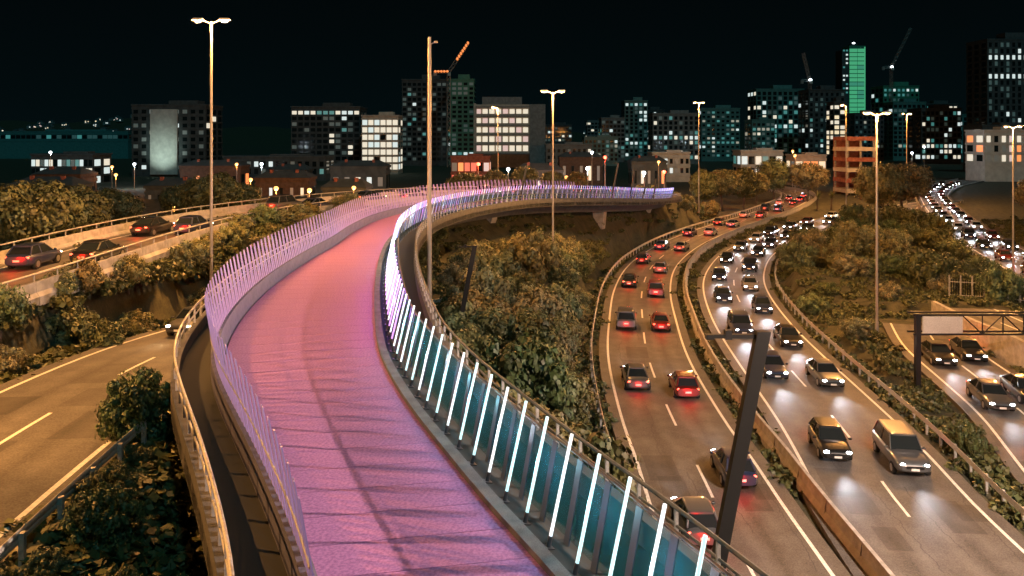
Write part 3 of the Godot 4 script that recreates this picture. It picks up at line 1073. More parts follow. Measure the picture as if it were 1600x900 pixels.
func make_city() -> void:
	# left
	var t := building("office_block", "office block with one pale floodlit blank wall, left of skyline", -161, 375, 34.5, 33, 22, "b_dark", 9, 9, ["win_white", "win_cream"], 0.1, 1)
	var b := MB.new()
	b.box(Vector3(-1.8, 16.5, 11.7), Vector3(12.6, 30.5, 1.2))
	part("pale_wall", b.done(), M.b_pale, t)
	var sp := SpotLight3D.new()
	sp.name = "floodlight_beam"
	sp.position = Vector3(-1.8, 1.5, 30)
	sp.rotation.x = deg_to_rad(32)
	sp.light_color = Color(0.9, 1.0, 0.94)
	sp.light_energy = 420.0
	sp.light_size = 0.5
	sp.spot_angle = 30
	sp.spot_range = 80
	sp.spot_attenuation = 2.0
	sp.shadow_enabled = true
	t.add_child(sp)
	building("glass_pavilion", "low glass building glowing white green at far left", -168.8, 300, 23, 11.3, 14, "b_dark", 14, 3, ["win_white", "win_teal", "win_cream"], 0.62, 2, 0.12, 0.8, 1.0)
	building("warehouse", "long flat dark warehouse with one strip light at far left", -403, 700, 134, 23, 30, "b_teal", 30, 1, ["win_teal"], 0.16, 3, 0.3, 0.9, 16.0)
	building("low_block", "low dark block between the pale walled office and cream flats", -98, 330, 42, 9.8, 16, "b_dark", 14, 2, ["win_white", "win_teal"], 0.16, 4)
	building("dark_block", "dark apartment block with a few lit upper windows beside cream flats", -97.9, 420, 36, 33.8, 20, "b_dark", 11, 10, ["win_white", "win_teal", "win_cream"], 0.14, 5)
	building("apartment_block", "six storey block of flats lit cream on every floor", -66, 400, 18.2, 28.6, 16, "b_cream", 6, 7, ["win_cream", "win_cream", "win_white"], 0.9, 6, 0.2, 0.8, 2.0)
	building("tower_block", "tall dark tower behind the brown mast", -57, 520, 29, 55.4, 24, "b_dark", 9, 16, ["win_white", "win_teal"], 0.07, 7)
	building("office_block", "deep green office block beside the lit parking building", -35.2, 540, 19.3, 57, 22, "b_green", 5, 17, ["win_white", "win_teal"], 0.1, 8)
	lit_parking()
	building("shop", "low brick shop with red and pink lit front behind bridge", -15.6, 300, 14.4, 10.5, 12, "b_brick", 6, 2, ["win_red", "win_pink", "win_orange"], 0.75, 9, 0.2, 0.8, 0.6)
	# centre
	building("office_block", "small grey office, leftmost of the central cluster", 75.8, 600, 17.3, 32.4, 18, "b_grey", 6, 9, ["win_white", "win_teal"], 0.2, 10)
	building("tower_block", "teal glass tower behind the small grey office", 100.9, 650, 18.7, 47.6, 20, "b_teal", 5, 14, ["win_teal", "win_white"], 0.3, 11)
	building("office_block", "broad grey office left of the central street lamp", 114.7, 560, 32.3, 34.6, 20, "b_grey", 9, 9, ["win_white", "win_teal", "win_cream"], 0.2, 12)
	building("office_block", "teal glass office with rows of lit windows right of central street lamp", 161.7, 620, 29.8, 40.3, 20, "b_teal", 8, 11, ["win_teal", "win_white", "win_teal", "win_mid"], 0.4, 13)
	building("tower_block", "wide dark teal tower behind white roofed pavilion", 214.5, 640, 37.9, 56.4, 24, "b_teal", 9, 14, ["win_white", "win_teal", "win_cream"], 0.26, 14)
	building("tower_block", "dark tower with bright roof corner left of slim cream block", 232.3, 590, 26.9, 53, 22, "b_dark", 7, 13, ["win_white", "win_teal"], 0.25, 15)
	building("apartment_block", "slim block with a column of cream lit windows", 196.6, 480, 6.9, 39, 12, "b_dark", 2, 10, ["win_cream", "win_warm"], 0.75, 16, 0.2, 0.75, 8.0)
	green_tower()
	building("tower_block", "green floodlit unfinished tower right of the bright green tower", 340.5, 700, 31.4, 62.8, 24, "b_green", 8, 14, ["win_teal", "win_white"], 0.22, 17)
	building("office_block", "dark office with scattered lit windows right of the twin lamps", 300.6, 560, 27.8, 38.2, 20, "b_dark", 9, 9, ["win_white", "win_cream", "win_teal"], 0.34, 18)
	building("office_block", "blue green office behind the pink lit facade", 346.8, 600, 24, 34.8, 20, "b_teal", 7, 9, ["win_teal", "win_white"], 0.25, 19)
	building("high_rise", "black high rise with two bands of lights at right edge", 328, 520, 38, 81.6, 24, "b_dark", 10, 19, ["win_white"], 0.06, 20)
	building("pavilion", "white roofed low pavilion with glazed front", 103.1, 330, 17.2, 12.2, 12, "b_pale", 6, 2, ["win_white", "win_cream", "win_teal"], 0.6, 21, 0.2, 0.8, 2.0)
	building("shop", "small orange lit shop behind trees on the right", 112, 300, 11.5, 11, 10, "b_cream", 4, 2, ["win_orange", "win_warm"], 0.6, 22, 0.25, 0.8, 2.0)
	building("showroom", "low building with pale pink lit facade at right edge", 206, 330, 22, 20.6, 14, "b_pale", 7, 3, ["win_pink", "win_cream", "win_orange"], 0.55, 23, 0.2, 0.8, 8.0)
	building("low_block", "low white building left of the round dark trees", 65.7, 330, 15.3, 11.4, 12, "b_pale", 7, 2, ["win_white", "win_dim"], 0.4, 24, 0.3)
	more_city()
	deck_parking()
	cranes()
	far_hill()

# the smaller and farther blocks that close the skyline, and the low houses of the left valley
func more_city() -> void:
	var far := [
		["narrow dark tower behind the broad grey office", 134, 760, 22, 44, "b_dark", 6, 12], ["pale low office behind the teal glass office", 182, 780, 40, 33, "b_grey", 11, 8],
		["stepped dark block between teal office and wide tower", 176, 560, 16, 30, "b_teal", 5, 8], ["far grey slab left of the small grey office", 96, 860, 30, 36, "b_grey", 8, 9],
		["dark slab right of the green tower's foot", 268, 600, 22, 36, "b_dark", 7, 9], ["teal slab between unfinished tower and dark office", 318, 640, 26, 46, "b_teal", 7, 12],
		["low wide dark block below the high rise", 262, 420, 30, 24, "b_dark", 10, 6], ["dim block right of dark office, before the high rise", 385, 720, 32, 48, "b_dark", 8, 11],
		["dim block far behind the cream flats", -84, 640, 26, 34, "b_dark", 8, 8], ["grey block behind the parking building's stair tower", 42, 760, 30, 30, "b_dark", 9, 7],
		["low grey block right of the parking building", 30, 420, 24, 14, "b_grey", 9, 3], ["low teal block left of central cluster", 58, 520, 22, 18, "b_teal", 8, 5]]
	for i in far.size():
		var q = far[i]
		building("office_block", q[0], q[1], q[2], q[3], q[4], 18, q[5], q[6], q[7], ["win_white", "win_teal", "win_cream", "win_mid", "win_mid"], 0.2, 300 + i)
	var low := [
		[-40, 190, 10, 5.5], [-62, 215, 14, 6.5], [-88, 205, 12, 5], [-112, 190, 15, 6], [-128, 225, 13, 7], [-50, 260, 18, 8], [-150, 205, 12, 5.5], [-100, 265, 20, 8], [-78, 280, 12, 6], [8, 230, 13, 8], [26, 300, 16, 10], [48, 280, 12, 9]]
	var names := ["nearest low house in the valley left of the bridge", "low house behind the nearest valley house", "low house in mid valley among dark trees", "low house below the glass pavilion's right end", "low house in front of pale walled office", "long low shed below the cream flats", "low house at the far left of the valley", "long low shed right of the pale walled office", "small shed between the two long low sheds", "low house behind the orange lit trees", "low house right of the orange lit trees", "low house left of the low white building"]
	for i in low.size():
		var q = low[i]
		var t := building("low_house", names[i], q[0], q[1], q[2], q[3], 9, ["b_dark", "b_brown", "b_dark"][i % 3], 5, 1, ["win_warm", "win_orange", "win_white", "win_cream"], 0.44, 400 + i, 0.2, 0.4, 1.0)
		var rb := MB.new()
		rb.hexa(Vector3(0, q[3] + 0.5 + 0.7 + 0.9, 0), Vector3(q[2] + 1.0, 1.8, 10.2), Vector3(q[2] * 0.7, 1.8, 0.5))
		part("pitched_roof", rb.done(), M.b_dark, t)
		for c in 2:
			var db := MB.new()
			db.box(Vector3((c - 0.5) * q[2] * 0.5, q[3] + 2.2, 1.5), Vector3(0.8, 2.2, 0.8))
			part("chimney", db.done(), M.b_brick, t)

func lit_parking() -> void:
	var t := thing("parking_building", "parking building with five open floors lit cream", "building", Vector3(-1.5, -0.5, -486))
	var b := MB.new()
	b.box(Vector3(-4.5, 19.5, -8), Vector3(33.5, 39, 2))
	b.box(Vector3(-20.8, 19.5, 0), Vector3(1.2, 39, 18))
	part("rear_wall", b.done(), M.b_cream, t)
	b = MB.new()
	b.box(Vector3(16.7, 19.2, 0), Vector3(9.3, 38.4, 18))
	part("stair_tower", b.done(), M.b_grey, t)
	b = MB.new()
	b.box(Vector3(-4.5, 40.5, -1), Vector3(24, 5.0, 10))
	part("roof_screen", b.done(), M.b_grey, t)
	for k in 6:
		var y := 9.0 + k * 5.6
		b = MB.new()
		b.box(Vector3(-4.6, y, 0), Vector3(33, 0.7, 17.8))
		part("floor_slab", b.done(), M.concrete, t)
		b = MB.new()
		b.box(Vector3(-4.6, y + 0.85, 8.6), Vector3(33, 1.0, 0.25))
		part("parapet", b.done(), M.b_cream, t)
		if k < 5:
			for i in 8:
				b = MB.new()
				b.box(Vector3(-19.2 + i * 4.15, y + 2.9, -6.5), Vector3(3.1, 3.4, 0.3))
				part("lit_bay_light", b.done(), M.win_cream if (i + k) % 4 else M.win_pink, t)
			for i in 5:
				b = MB.new()
				b.box(Vector3(-20.6 + i * 8.05, y + 2.8, 8.2), Vector3(0.7, 4.9, 0.7))
				part("column", b.done(), M.b_cream, t)

func green_tower() -> void:
	var t := thing("green_tower", "tall slim tower glowing bright green, tallest of the skyline", "building", Vector3(329, -0.5, -770))
	var b := MB.new()
	b.box(Vector3(0, 53, 0), Vector3(15.6, 106, 16))
	part("wall", b.done(), M.b_green, t)
	b = MB.new()
	b.box(Vector3(-11.2, 51, 0), Vector3(6.6, 102, 15))
	part("side_wing", b.done(), M.b_dark, t)
	b = MB.new()
	b.box(Vector3(-1.0, 107.2, 0), Vector3(6, 2.4, 6))
	part("roof_room", b.done(), M.b_dark, t)
	b = MB.new()
	b.ball(Vector3(-1.0, 109.2, 2), Vector3(1.4, 0.8, 1.4), 8, 5)
	part("roof_light", b.done(), M.small_white, t)
	b = MB.new()
	b.box(Vector3.ZERO, Vector3(7.3, 3.3, 0.2))
	var m := b.done()
	var w := MB.new()
	w.box(Vector3.ZERO, Vector3(1.8, 1.6, 0.2))
	var wm := w.done()
	var r := RandomNumberGenerator.new()
	r.seed = 91
	for k in 25:
		for i in 2:
			part("lit_panel_light", m, M.win_green if r.randf() < 0.8 else M.win_green2, t, at_xf(Vector3(-3.85 + i * 7.7, 5.5 + k * 4.0, 8.1)))
		for i in 2:
			if r.randf() < 0.6: part("window", wm, M.win_white if r.randf() < 0.6 else M.win_teal, t, at_xf(Vector3(-12.6 + i * 2.8, 5.5 + k * 4.0, 7.6)))
	b = MB.new()
	b.box(Vector3(7.0, 53, 8.15), Vector3(1.0, 104, 0.3))
	part("edge_light", b.done(), M.win_green, t)

func deck_parking() -> void:
	var t := thing("parking_deck", "brown open parking deck of stacked slabs lit orange", "building", Vector3(109.5, -0.4, -256))
	for k in 6:
		var b := MB.new()
		b.box(Vector3(0, 1.6 + k * 3.3, 0), Vector3(9.2, 1.25, 11))
		part("floor_slab", b.done(), M.b_brick if k % 2 else M.b_cream, t)
	for x in [-4.2, 0.0, 4.2]:
		for z in [-4.6, 4.6]:
			var b := MB.new()
			b.box(Vector3(x, 9.1, z), Vector3(0.5, 18.2, 0.5))
			part("column", b.done(), M.concrete, t)
	var c := MB.new()
	c.box(Vector3(0, 8.8, -5.1), Vector3(9, 17.6, 0.3))
	part("rear_wall", c.done(), M.b_brick, t)

func lattice(b: MB, a: Vector3, e: Vector3, w: float, r: float) -> void:
	var d := (e - a).normalized()
	var x := d.cross(Vector3(0, 0, 1)).normalized() * w * 0.5
	var z := Vector3(0, 0, w * 0.5)
	var n := int(a.distance_to(e) / (w * 1.3))
	for s in [[-1, -1], [-1, 1], [1, -1], [1, 1]]: b.tube(a + x * s[0] + z * s[1], e + x * s[0] + z * s[1], r, r, 4, false)
	for k in n:
		var p := a.lerp(e, float(k) / n)
		var q := a.lerp(e, float(k + 1) / n)
		var f := 1.0 if k % 2 else -1.0
		b.tube(p + x * f + z, q - x * f + z, r * 0.7, r * 0.7, 4, false)
		b.tube(p + x * f - z, q - x * f - z, r * 0.7, r * 0.7, 4, false)

func crane(label: String, x: float, d: float, mast: float, jib: Vector2, tail: float, m: String, lit: bool) -> void:
	var t := thing("tower_crane", label, "crane", Vector3(x, -0.5, -d))
	var b := MB.new()
	lattice(b, Vector3.ZERO, Vector3(0, mast, 0), 2.0, 0.16)
	part("mast", b.done(), M.steel, t)
	b = MB.new()
	lattice(b, Vector3(0, mast, 0), Vector3(jib.x, mast + jib.y, 0), 1.7, 0.16)
	part("jib", b.done(), M.steel, t)
	b = MB.new()
	lattice(b, Vector3(0, mast, 0), Vector3(-tail, mast, 0), 1.6, 0.14)
	b.box(Vector3(-tail, mast - 1, 0), Vector3(2, 2.6, 2))
	part("counter_jib", b.done(), M.steel, t)
	b = MB.new()
	b.box(Vector3(0.4, mast - 1.4, 1.8), Vector3(1.8, 2.2, 1.8))
	part("cab", b.done(), M.b_pale, t)
	if lit:
		for k in 7:
			var g := MB.new()
			var f := 0.45 + 0.55 * k / 6.0
			g.ball(Vector3(jib.x * f, mast + jib.y * f, 1.2), Vector3(0.75, 1.0, 0.5), 7, 5)
			part("marker_light", g.done(), M[m], t)
		for k in 5:
			var g := MB.new()
			g.ball(Vector3(-tail * (0.1 + 0.22 * k), mast + 0.3, 1.2), Vector3(0.85, 0.75, 0.5), 7, 5)
			part("marker_light", g.done(), M[m], t)
	else:
		var g := MB.new()
		g.ball(Vector3(0, mast + 0.4, 1.5), Vector3(1.3, 0.9, 0.9), 7, 5)
		part("mast_light", g.done(), M.small_white, t)

func cranes() -> void:
	crane("tower crane with orange lights along its raised jib behind the brown mast", -39.5, 500, 59.5, Vector2(12, 18), 8.5, "win_orange", true)
	crane("unlit tower crane with raised jib right of the green tower", 327, 690, 79, Vector2(17, 34), 7, "win_orange", false)
	crane("small tower crane above the dark tower left of slim cream block", 227, 610, 62, Vector2(-5, 21), 6, "win_orange", false)

func far_hill() -> void:
	var st := SurfaceTool.new()
	st.begin(Mesh.PRIMITIVE_TRIANGLES)
	var cols := 90
	var rows := 8
	var nz := FastNoiseLite.new()
	nz.seed = 5
	nz.frequency = 0.004
	for j in rows + 1:
		for i in cols + 1:
			var x := -2800.0 + i * 60.0
			var f := float(j) / rows
			var prof := sin(f * PI * 0.5)
			var hh := 34.0 + 30.0 * nz.get_noise_2d(x, 0) + 34.0 * exp(-pow((x + 1100.0) / 500.0, 2))
			st.add_vertex(Vector3(x, -1.0 + hh * prof, -1800.0 - f * 500.0))
	for j in rows:
		for i in cols:
			var a := j * (cols + 1) + i
			for k in [a, a + cols + 1, a + cols + 2, a, a + cols + 2, a + 1]: st.add_index(k)
	st.generate_normals()
	structure("hill", st.commit(), M.ground)
	var r := RandomNumberGenerator.new()
	r.seed = 77
	for k in 60:
		var f := r.randf_range(0.15, 0.95)
		var x := r.randf_range(-1290, -960) if k < 44 else r.randf_range(170, 380)
		var hh := 34.0 + 30.0 * nz.get_noise_2d(x, 0) + 34.0 * exp(-pow((x + 1100.0) / 500.0, 2))
		var y := -1.0 + hh * sin(f * PI * 0.5)
		var t := thing("house", "small lit house on the dark hill at far left" if k < 44 else "small lit house on the low ridge behind the central offices", "house", Vector3(x, y - 1.5, -1800.0 - f * 500.0), 0.0, "houses on the far hill" if k < 44 else "houses on the far ridge")
		var w := r.randf_range(9, 16)
		var b := MB.new()
		b.box(Vector3(0, 4.5, 0), Vector3(w, 9, 10))
		part("wall", b.done(), M.b_grey, t)
		b = MB.new()
		b.hexa(Vector3(0, 10.5, 0), Vector3(w + 1, 3, 11), Vector3(w * 0.4, 3, 0.6))
		part("roof", b.done(), M.b_dark, t)
		for q in r.randi_range(1, 3):
			b = MB.new()
			b.box(Vector3(r.randf_range(-w * 0.35, w * 0.35), r.randf_range(3, 7), 5.15), Vector3(2.6, 2.4, 0.2))
			part("window", b.done(), M[["win_white", "win_warm", "win_cream", "win_pink"][r.randi() % 4]], t)

# ------------------------------------------------------------------ gantry, fence, wall on the right
func right_side() -> void:
	var t := thing("sign_gantry", "black truss sign gantry over the right slip road", "gantry", Vector3(29.4, ground_y(29.4, 58), -58))
	var gy := -t.position.y
	var b := MB.new()
	b.box(Vector3(0, 2.3 + gy * 0.5, 0), Vector3(0.35, 5.9 + gy, 0.35))
	part("post", b.done(), M.black, t)
	b = MB.new()
	b.box(Vector3(18, 2.3 + gy * 0.5, 0), Vector3(0.35, 5.9 + gy, 0.35))
	part("post", b.done(), M.black, t)
	for y in [3.75, 5.15]:
		b = MB.new()
		b.box(Vector3(9, y + gy, 0), Vector3(18.6, 0.14, 0.14))
		part("chord", b.done(), M.black, t)
		b = MB.new()
		b.box(Vector3(9, y + gy, -0.9), Vector3(18.6, 0.14, 0.14))
		part("chord", b.done(), M.black, t)
	for k in 12:
		var x0 := 0.2 + k * 1.5
		b = MB.new()
		b.tube(Vector3(x0, (3.75 if k % 2 else 5.15) + gy, 0), Vector3(x0 + 1.5, (5.15 if k % 2 else 3.75) + gy, 0), 0.05, 0.05, 5)
		b.tube(Vector3(x0, 3.75 + gy, 0), Vector3(x0, 5.15 + gy, 0), 0.045, 0.045, 5)
		part("lattice_bar", b.done(), M.black, t)
	b = MB.new()
	b.box(Vector3(1.75, 4.45 + gy, 0.12), Vector3(2.9, 1.22, 0.06))
	part("sign_board", b.done(), M.b_cream, t)
	# palisade fence behind
	var f := thing("palisade_fence", "dark palisade fence with pale posts above the right slip road", "fence")
	for k in 24:
		var x := 47.0 + k * 0.95
		var d := 86.0 - k * 0.5
		var y := ground_y(x, d)
		b = MB.new()
		b.box(Vector3(0, 1.2, 0), Vector3(0.1, 2.8, 0.1))
		part("post", b.done(), M.galv, f, at_xf(Vector3(x, y, -d)))
		for q in 4:
			var pb := MB.new()
			pb.box(Vector3(0, 1.05, 0), Vector3(0.07, 2.3, 0.04))
			part("pale", pb.done(), M.black, f, at_xf(Vector3(x + 0.19 * (q + 1), y, -d + 0.1 * (q + 1))))
	b = MB.new()
	for k in 23:
		var x := 47.0 + k * 0.95
		var d := 86.0 - k * 0.5
		for yy in [0.5, 1.9]: b.tube(Vector3(x, ground_y(x, d) + yy, -d), Vector3(x + 0.95, ground_y(x + 0.95, d - 0.5) + yy, -d + 0.5), 0.035, 0.035, 5, false)
	part("fence_rail", b.done(), M.galv, f)

func retaining_wall(called: String, label: String, pts: PackedVector3Array, low: float) -> void:
	var t := thing(called, label, "wall")
	var i := 0
	while i < pts.size() - 1:
		var j := mini(i + 2, pts.size() - 1)
		var sec := PackedVector3Array()
		for k in range(i, j + 1): sec.append(pts[k])
		sec[0] += along(pts, i) * 0.02
		var b := MB.new()
		sweep(b, sec, rect(-0.2, 0.2, -low, 0.35))
		part("wall_panel", b.done(), M.concrete, t)
		i = j

func v(a: Array, y: float) -> Array:
	var o: Array = []
	for q in a: o.append(Vector3(q[0], y if q.size() < 3 else q[2], -q[1]))
	return o

# ------------------------------------------------------------------ scene
func _ready() -> void:
	rng.seed = 20240
	# camera: level, with the lens shifted down as an architectural photographer would
	var cam := Camera3D.new()
	cam.name = "camera"
	cam.position = Vector3(0, CAM_Y, 0)
	cam.projection = Camera3D.PROJECTION_FRUSTUM
	cam.near = 0.5
	cam.far = 20000.0
	cam.size = 0.5 * 900.0 / 1250.0
	cam.frustum_offset = Vector2(0, -0.5 * 235.0 / 1250.0)
	add_child(cam)
	cam.current = true
	var we := WorldEnvironment.new()
	we.name = "environment"
	var env := Environment.new()
	env.background_mode = Environment.BG_SKY
	var sky := Sky.new()
	var sm := ProceduralSkyMaterial.new()
	sm.sky_top_color = lin(0.0006, 0.0010, 0.0012)
	sm.sky_horizon_color = lin(0.0012, 0.0045, 0.0053)
	sm.sky_curve = 0.12
	sm.ground_bottom_color = lin(0.002, 0.003, 0.003)
	sm.ground_horizon_color = lin(0.004, 0.012, 0.013)
	sm.sun_angle_max = 1.0
	sky.sky_material = sm
	env.sky = sky
	env.background_energy_multiplier = 1.0
	env.tonemap_mode = Environment.TONE_MAPPER_LINEAR
	env.tonemap_exposure = 0.92
	env.sdfgi_enabled = true
	env.ssao_enabled = true
	env.ssil_enabled = true
	we.environment = env
	add_child(we)
	var moon := DirectionalLight3D.new()
	moon.name = "moon"
	moon.rotation_degrees = Vector3(-48, 28, 0)
	moon.light_color = Color(0.55, 0.95, 1.0)
	moon.light_energy = 0.13
	moon.light_angular_distance = 2.0
	moon.shadow_enabled = true
	add_child(moon)

	make_materials()
	print("materials")
	# motorway and ramps (x, distance from the camera)
	road("motorway_outbound", "a", v([[9.6, 20], [9.9, 30], [10, 38.5], [10.2, 44.6], [10.3, 51.7], [11.1, 65.2], [12.9, 79], [15.6, 95.7], [20.5, 115], [29.8, 138], [42.4, 161], [58.5, 187], [74, 215], [85, 238], [92, 262], [90, 285], [80, 302]], 0.0), 4.0, M.asphalt2)
	road("motorway_inbound", "b", v([[17.5, 18], [18.1, 28], [18.9, 38.5], [19.8, 44.6], [20.7, 51.7], [21.9, 65.2], [23.5, 79], [26.6, 95.7], [30.9, 110], [38, 127], [51.6, 150], [69, 173], [96, 202], [122, 226]], 0.0), 4.4, M.asphalt2)
	road("far_road", "c", v([[60, 76], [64, 88], [70, 107], [78, 130], [89, 158], [103, 190], [116, 218], [132, 250], [158, 290], [190, 330]], 0.4), 4.4, M.asphalt3)
	road("slip_road", "d", v([[26.5, 30], [30.5, 43], [33, 51], [34.8, 60], [36.4, 68], [39.5, 77]], 0.1), 3.6, M.asphalt3)
	road("upper_slip_road", "d2", v([[41, 47], [42.4, 57], [43.2, 65], [43.2, 70], [44, 77]], 1.6), 2.9, M.asphalt3)
	road("left_ramp", "e", v([[-32, 18, 9.5], [-30.3, 28, 9.5], [-29.2, 40, 9.6], [-29.2, 50, 9.7], [-29.2, 60, 9.8], [-28.4, 70, 9.9], [-25.8, 80, 10.0], [-21.2, 91, 10.0], [-14, 101.5, 10.0], [-5.2, 111.5, 9.7], [3.5, 121, 9.2], [11.5, 133, 8.4], [18, 147, 7.4], [23, 162, 6.4]], 10.0), 3.9, M.asphalt3)
	road("lower_road", "f", v([[-14.6, 6, 8.4], [-15.6, 14, 8.3], [-16.7, 24, 8.0], [-17.5, 34, 7.5], [-17.8, 43, 6.8], [-17.0, 52, 5.9], [-14.5, 60, 5.0], [-8, 68, 4.4]], 8.0), 4.3, M.asphalt3)
	for q in [[-60, 40, 1.0], [-80, 80, 1.0], [-60, 120, 1.0], [-110, 60, 0.5], [-45, 90, 1.5], [-44, 60, 3.0], [-60, 160, 0.0], [-20, 140, 1.0], [0, 20, 4.0], [-3, 30, 4.6], [1, 40, 3.4], [2, 55, 3.2], [-3, 68, 4.0], [3, 78, 3.6], [9, 88, 3.0], [30, 62, 0.8], [34, 95, 1.6], [48, 110, 2.4], [60, 130, 2.6], [75, 150, 2.4], [30, 164, 5.4], [25, 172, 5.0], [34, 170, 3.6]]:
		ctrl.append([Vector3(q[0], q[2], -q[1]), 0.0])
	make_bridge()
	make_terrain()
	print("terrain")
	build_bridge()
	print("bridge")
	guard_rail("a", -4.6, "steel guard rail between shrubs and the outbound motorway")
	concrete_barrier("a", 5.0, "concrete median barrier between the two motorway carriageways", false, 3)
	guard_rail("b", 5.0, "steel guard rail on the shrub side of inbound motorway")
	guard_rail("c", -5.0, "steel guard rail on the left of the far right road")
	concrete_barrier("e", -4.25, "concrete barrier with pipe rail on far side of left ramp", true, 4)
	concrete_barrier("e", 4.25, "concrete barrier with pipe rail on near side of left ramp", true, 4)
	guard_rail("f", 4.7, "steel guard rail between lower road and bridge", 3)
	retaining_wall("retaining_wall", "panelled concrete retaining wall between the two right slip roads", offset(roads.d2.p, -3.3, 0.3), 2.2)
	right_side()

	make_city()
	print("city")
	# street lamps
	var le := 1000.0
	street_lamp("tall twin headed street lamp beside left ramp, brightest on the left", -21.8, 58, 26.4, 0.0, le * 1.3, 2)
	street_lamp("twin headed street lamp rising in front of the far bridge section", 4.5, 88, 23.0, 0.0, le, 2)
	street_lamp("street lamp above the round dark trees in the centre", 39.7, 170, 25.4, 0.2, le * 1.5, 2)
	street_lamp("tall street lamp among shrubs between motorway and far right road", 34.2, 75, 20.2, 0.0, le, 2)
	street_lamp("street lamp beside the bend of the far right road", 104.6, 212, 24.2, 0.0, le * 1.5, 2)
	street_lamp("distant street lamp in front of the slim cream block", 83.5, 200, 26.0, 0.0, le * 1.5, 1)
	street_lamp("street lamp at the right edge above far right road", 66.4, 106, 19.4, 0.0, le, 2)
	street_lamp("street lamp in front of the lit parking building", -2.8, 160, 24.0, 0.0, le * 1.5, 1)
	street_lamp("street lamp beside near motorway at lower right", 23.8, 17, 20.5, 0.0, le * 2.6, 1, Color(1.0, 0.84, 0.74))
	street_lamp("street lamp beside lower road at the near left", -23.6, 22, 20.0, 0.0, le * 1.1, 1)
	var t := thing("mast", "tall unlit brown mast rising beside the bridge bend", "mast", Vector3(-6.4, ground_y(-6.4, 62), -62))
	var b := MB.new()
	b.tube(Vector3(0, -0.4, 0), Vector3(0, 25.8 - t.position.y, 0), 0.2, 0.13, 10)
	part("pole", b.done(), M.pole, t)
	b = MB.new()
	b.tube(Vector3(0, 25.2 - t.position.y, 0), Vector3(0.45, 25.4 - t.position.y, 0), 0.04, 0.04, 6)
	b.box(Vector3(0.5, 25.4 - t.position.y, 0), Vector3(0.28, 0.16, 0.2))
	part("camera_head", b.done(), M.pole, t)
	# black leaning columns
	leaning_column("large black leaning column with side arm in front of motorway", Vector3(7.2, ground_y(7.2, 30), -30), 10.75 - ground_y(7.2, 30), 0.5, 2.1)
	leaning_column("black leaning column just right of the brown mast below bridge rail", Vector3(-3.9, ground_y(-3.9, 52), -52), 11.0 - ground_y(-3.9, 52), 0.3, 1.0)
	for k in 5:
		var i: int = [150, 186, 196, 206, 216][k]
		var q: Vector3 = path_r[i] + side_of(path_r, i) * 1.7
		leaning_column("black leaning column on the bridge rail, %s on the bend" % ordinal(k), q + Vector3.DOWN * 0.12, [4.4, 5.6, 4.6, 4.2, 3.8][k], 0.22, 0.6)
	# small lamps in the left valley and behind the bridge
	var sodium_col := Color(1.0, 0.6, 0.28)
	var white_col := Color(0.85, 0.95, 1.0)
	var spots := [[-52.5, 156, 7.9], [-46, 156, 7.9], [-40, 158, 7.4], [-57, 135, 6.4], [-82, 155, 6.6], [-96, 150, 5.8], [-93, 145, 4.6], [-70, 118, 2.0 + 5.4]]
	for i in spots.size():
		small_lamp("small orange globe lamp in the dark left valley, number %s from the bridge" % ["four", "three", "one", "five", "six", "eight", "seven", "two"][i] if false else "%s small orange globe lamp in the dark left valley" % ["fourth brightest", "central", "rightmost", "lone", "upper left", "far left", "lower far left", "nearest"][i], spots[i][0], spots[i][1], spots[i][2], "small_sodium", sodium_col, 110.0, "orange lamps in the left valley")
	var wspots := [[-72, 230, 10.2, "white globe lamp beside the cream flats' low forecourt"], [-150, 260, 13.0, "white globe lamp in front of the glass pavilion"], [-118, 250, 9.5, "white globe lamp below the pale walled office"], [26, 260, 13.0, "white globe lamp behind the far bridge rail, left of trees"], [18, 190, 10.5, "low white globe lamp behind the far bridge rail"], [33, 200, 9.0, "low white globe lamp left of the round dark trees"], [-1, 210, 9.5, "white globe lamp behind orange lit trees"], [150, 300, 12.0, "white globe lamp above far right road bend"], [170, 330, 14.0, "white globe lamp right of far road bend"]]
	var extra := [[-34, 172, 7.0, "beside the nearest low valley house"], [-64, 196, 7.5, "left of the nearest low valley house"], [-104, 210, 8.0, "in mid valley among low houses"], [-134, 180, 7.0, "at far left of the valley road"], [-120, 240, 9.0, "behind the mid valley houses"], [-86, 250, 9.5, "below the cream flats' shed"], [12, 176, 9.0, "behind the orange lit trees, right of centre"], [4, 200, 10.0, "behind the orange lit trees, left of centre"], [44, 240, 10.5, "beside the low white building"], [92, 260, 12.0, "beside the white roofed pavilion"], [100, 285, 13.0, "in front of the small orange shop"]]
	for q in extra: small_lamp("small orange globe lamp " + q[3], q[0], q[1], q[2], "small_sodium", sodium_col, 90.0, "orange lamps around the city edge")
	for q in wspots: small_lamp(q[3], q[0], q[1], q[2], "small_white", white_col, 120.0, "white lamps around the city edge")
	var rspots := [[25, 215, 12.5, "upper red signal lamp behind far bridge"], [39, 205, 9.0, "lower red signal lamp behind far bridge"], [-8, 190, 11.5, "red signal lamp beside brick shop"]]
	M.small_red = glow(1.0, 0.08, 0.04, 8.0)
	for q in rspots: small_lamp(q[3], q[0], q[1], q[2], "small_red", Color(1.0, 0.12, 0.06), 130.0, "red signal lamps")

	# traffic: the photograph's moving cars, at rest
	make_car()
	traffic("b", [-1.75, 1.75], false, 40, 195, 9.5, 15.0, "white", "the inbound motorway", ["median lane", "shrub side lane"])
	traffic("a", [-1.6, 1.6], true, 36, 245, 13.0, 22.0, "white", "the outbound motorway", ["left lane", "median lane"])
	traffic("c", [-1.8, 1.8], false, 95, 300, 10.0, 16.0, "white", "the far right road", ["left lane", "right lane"])
	traffic("d", [-1.4, 1.4], false, 38, 72, 9.0, 13.0, "white", "the right slip road", ["left lane", "right lane"])
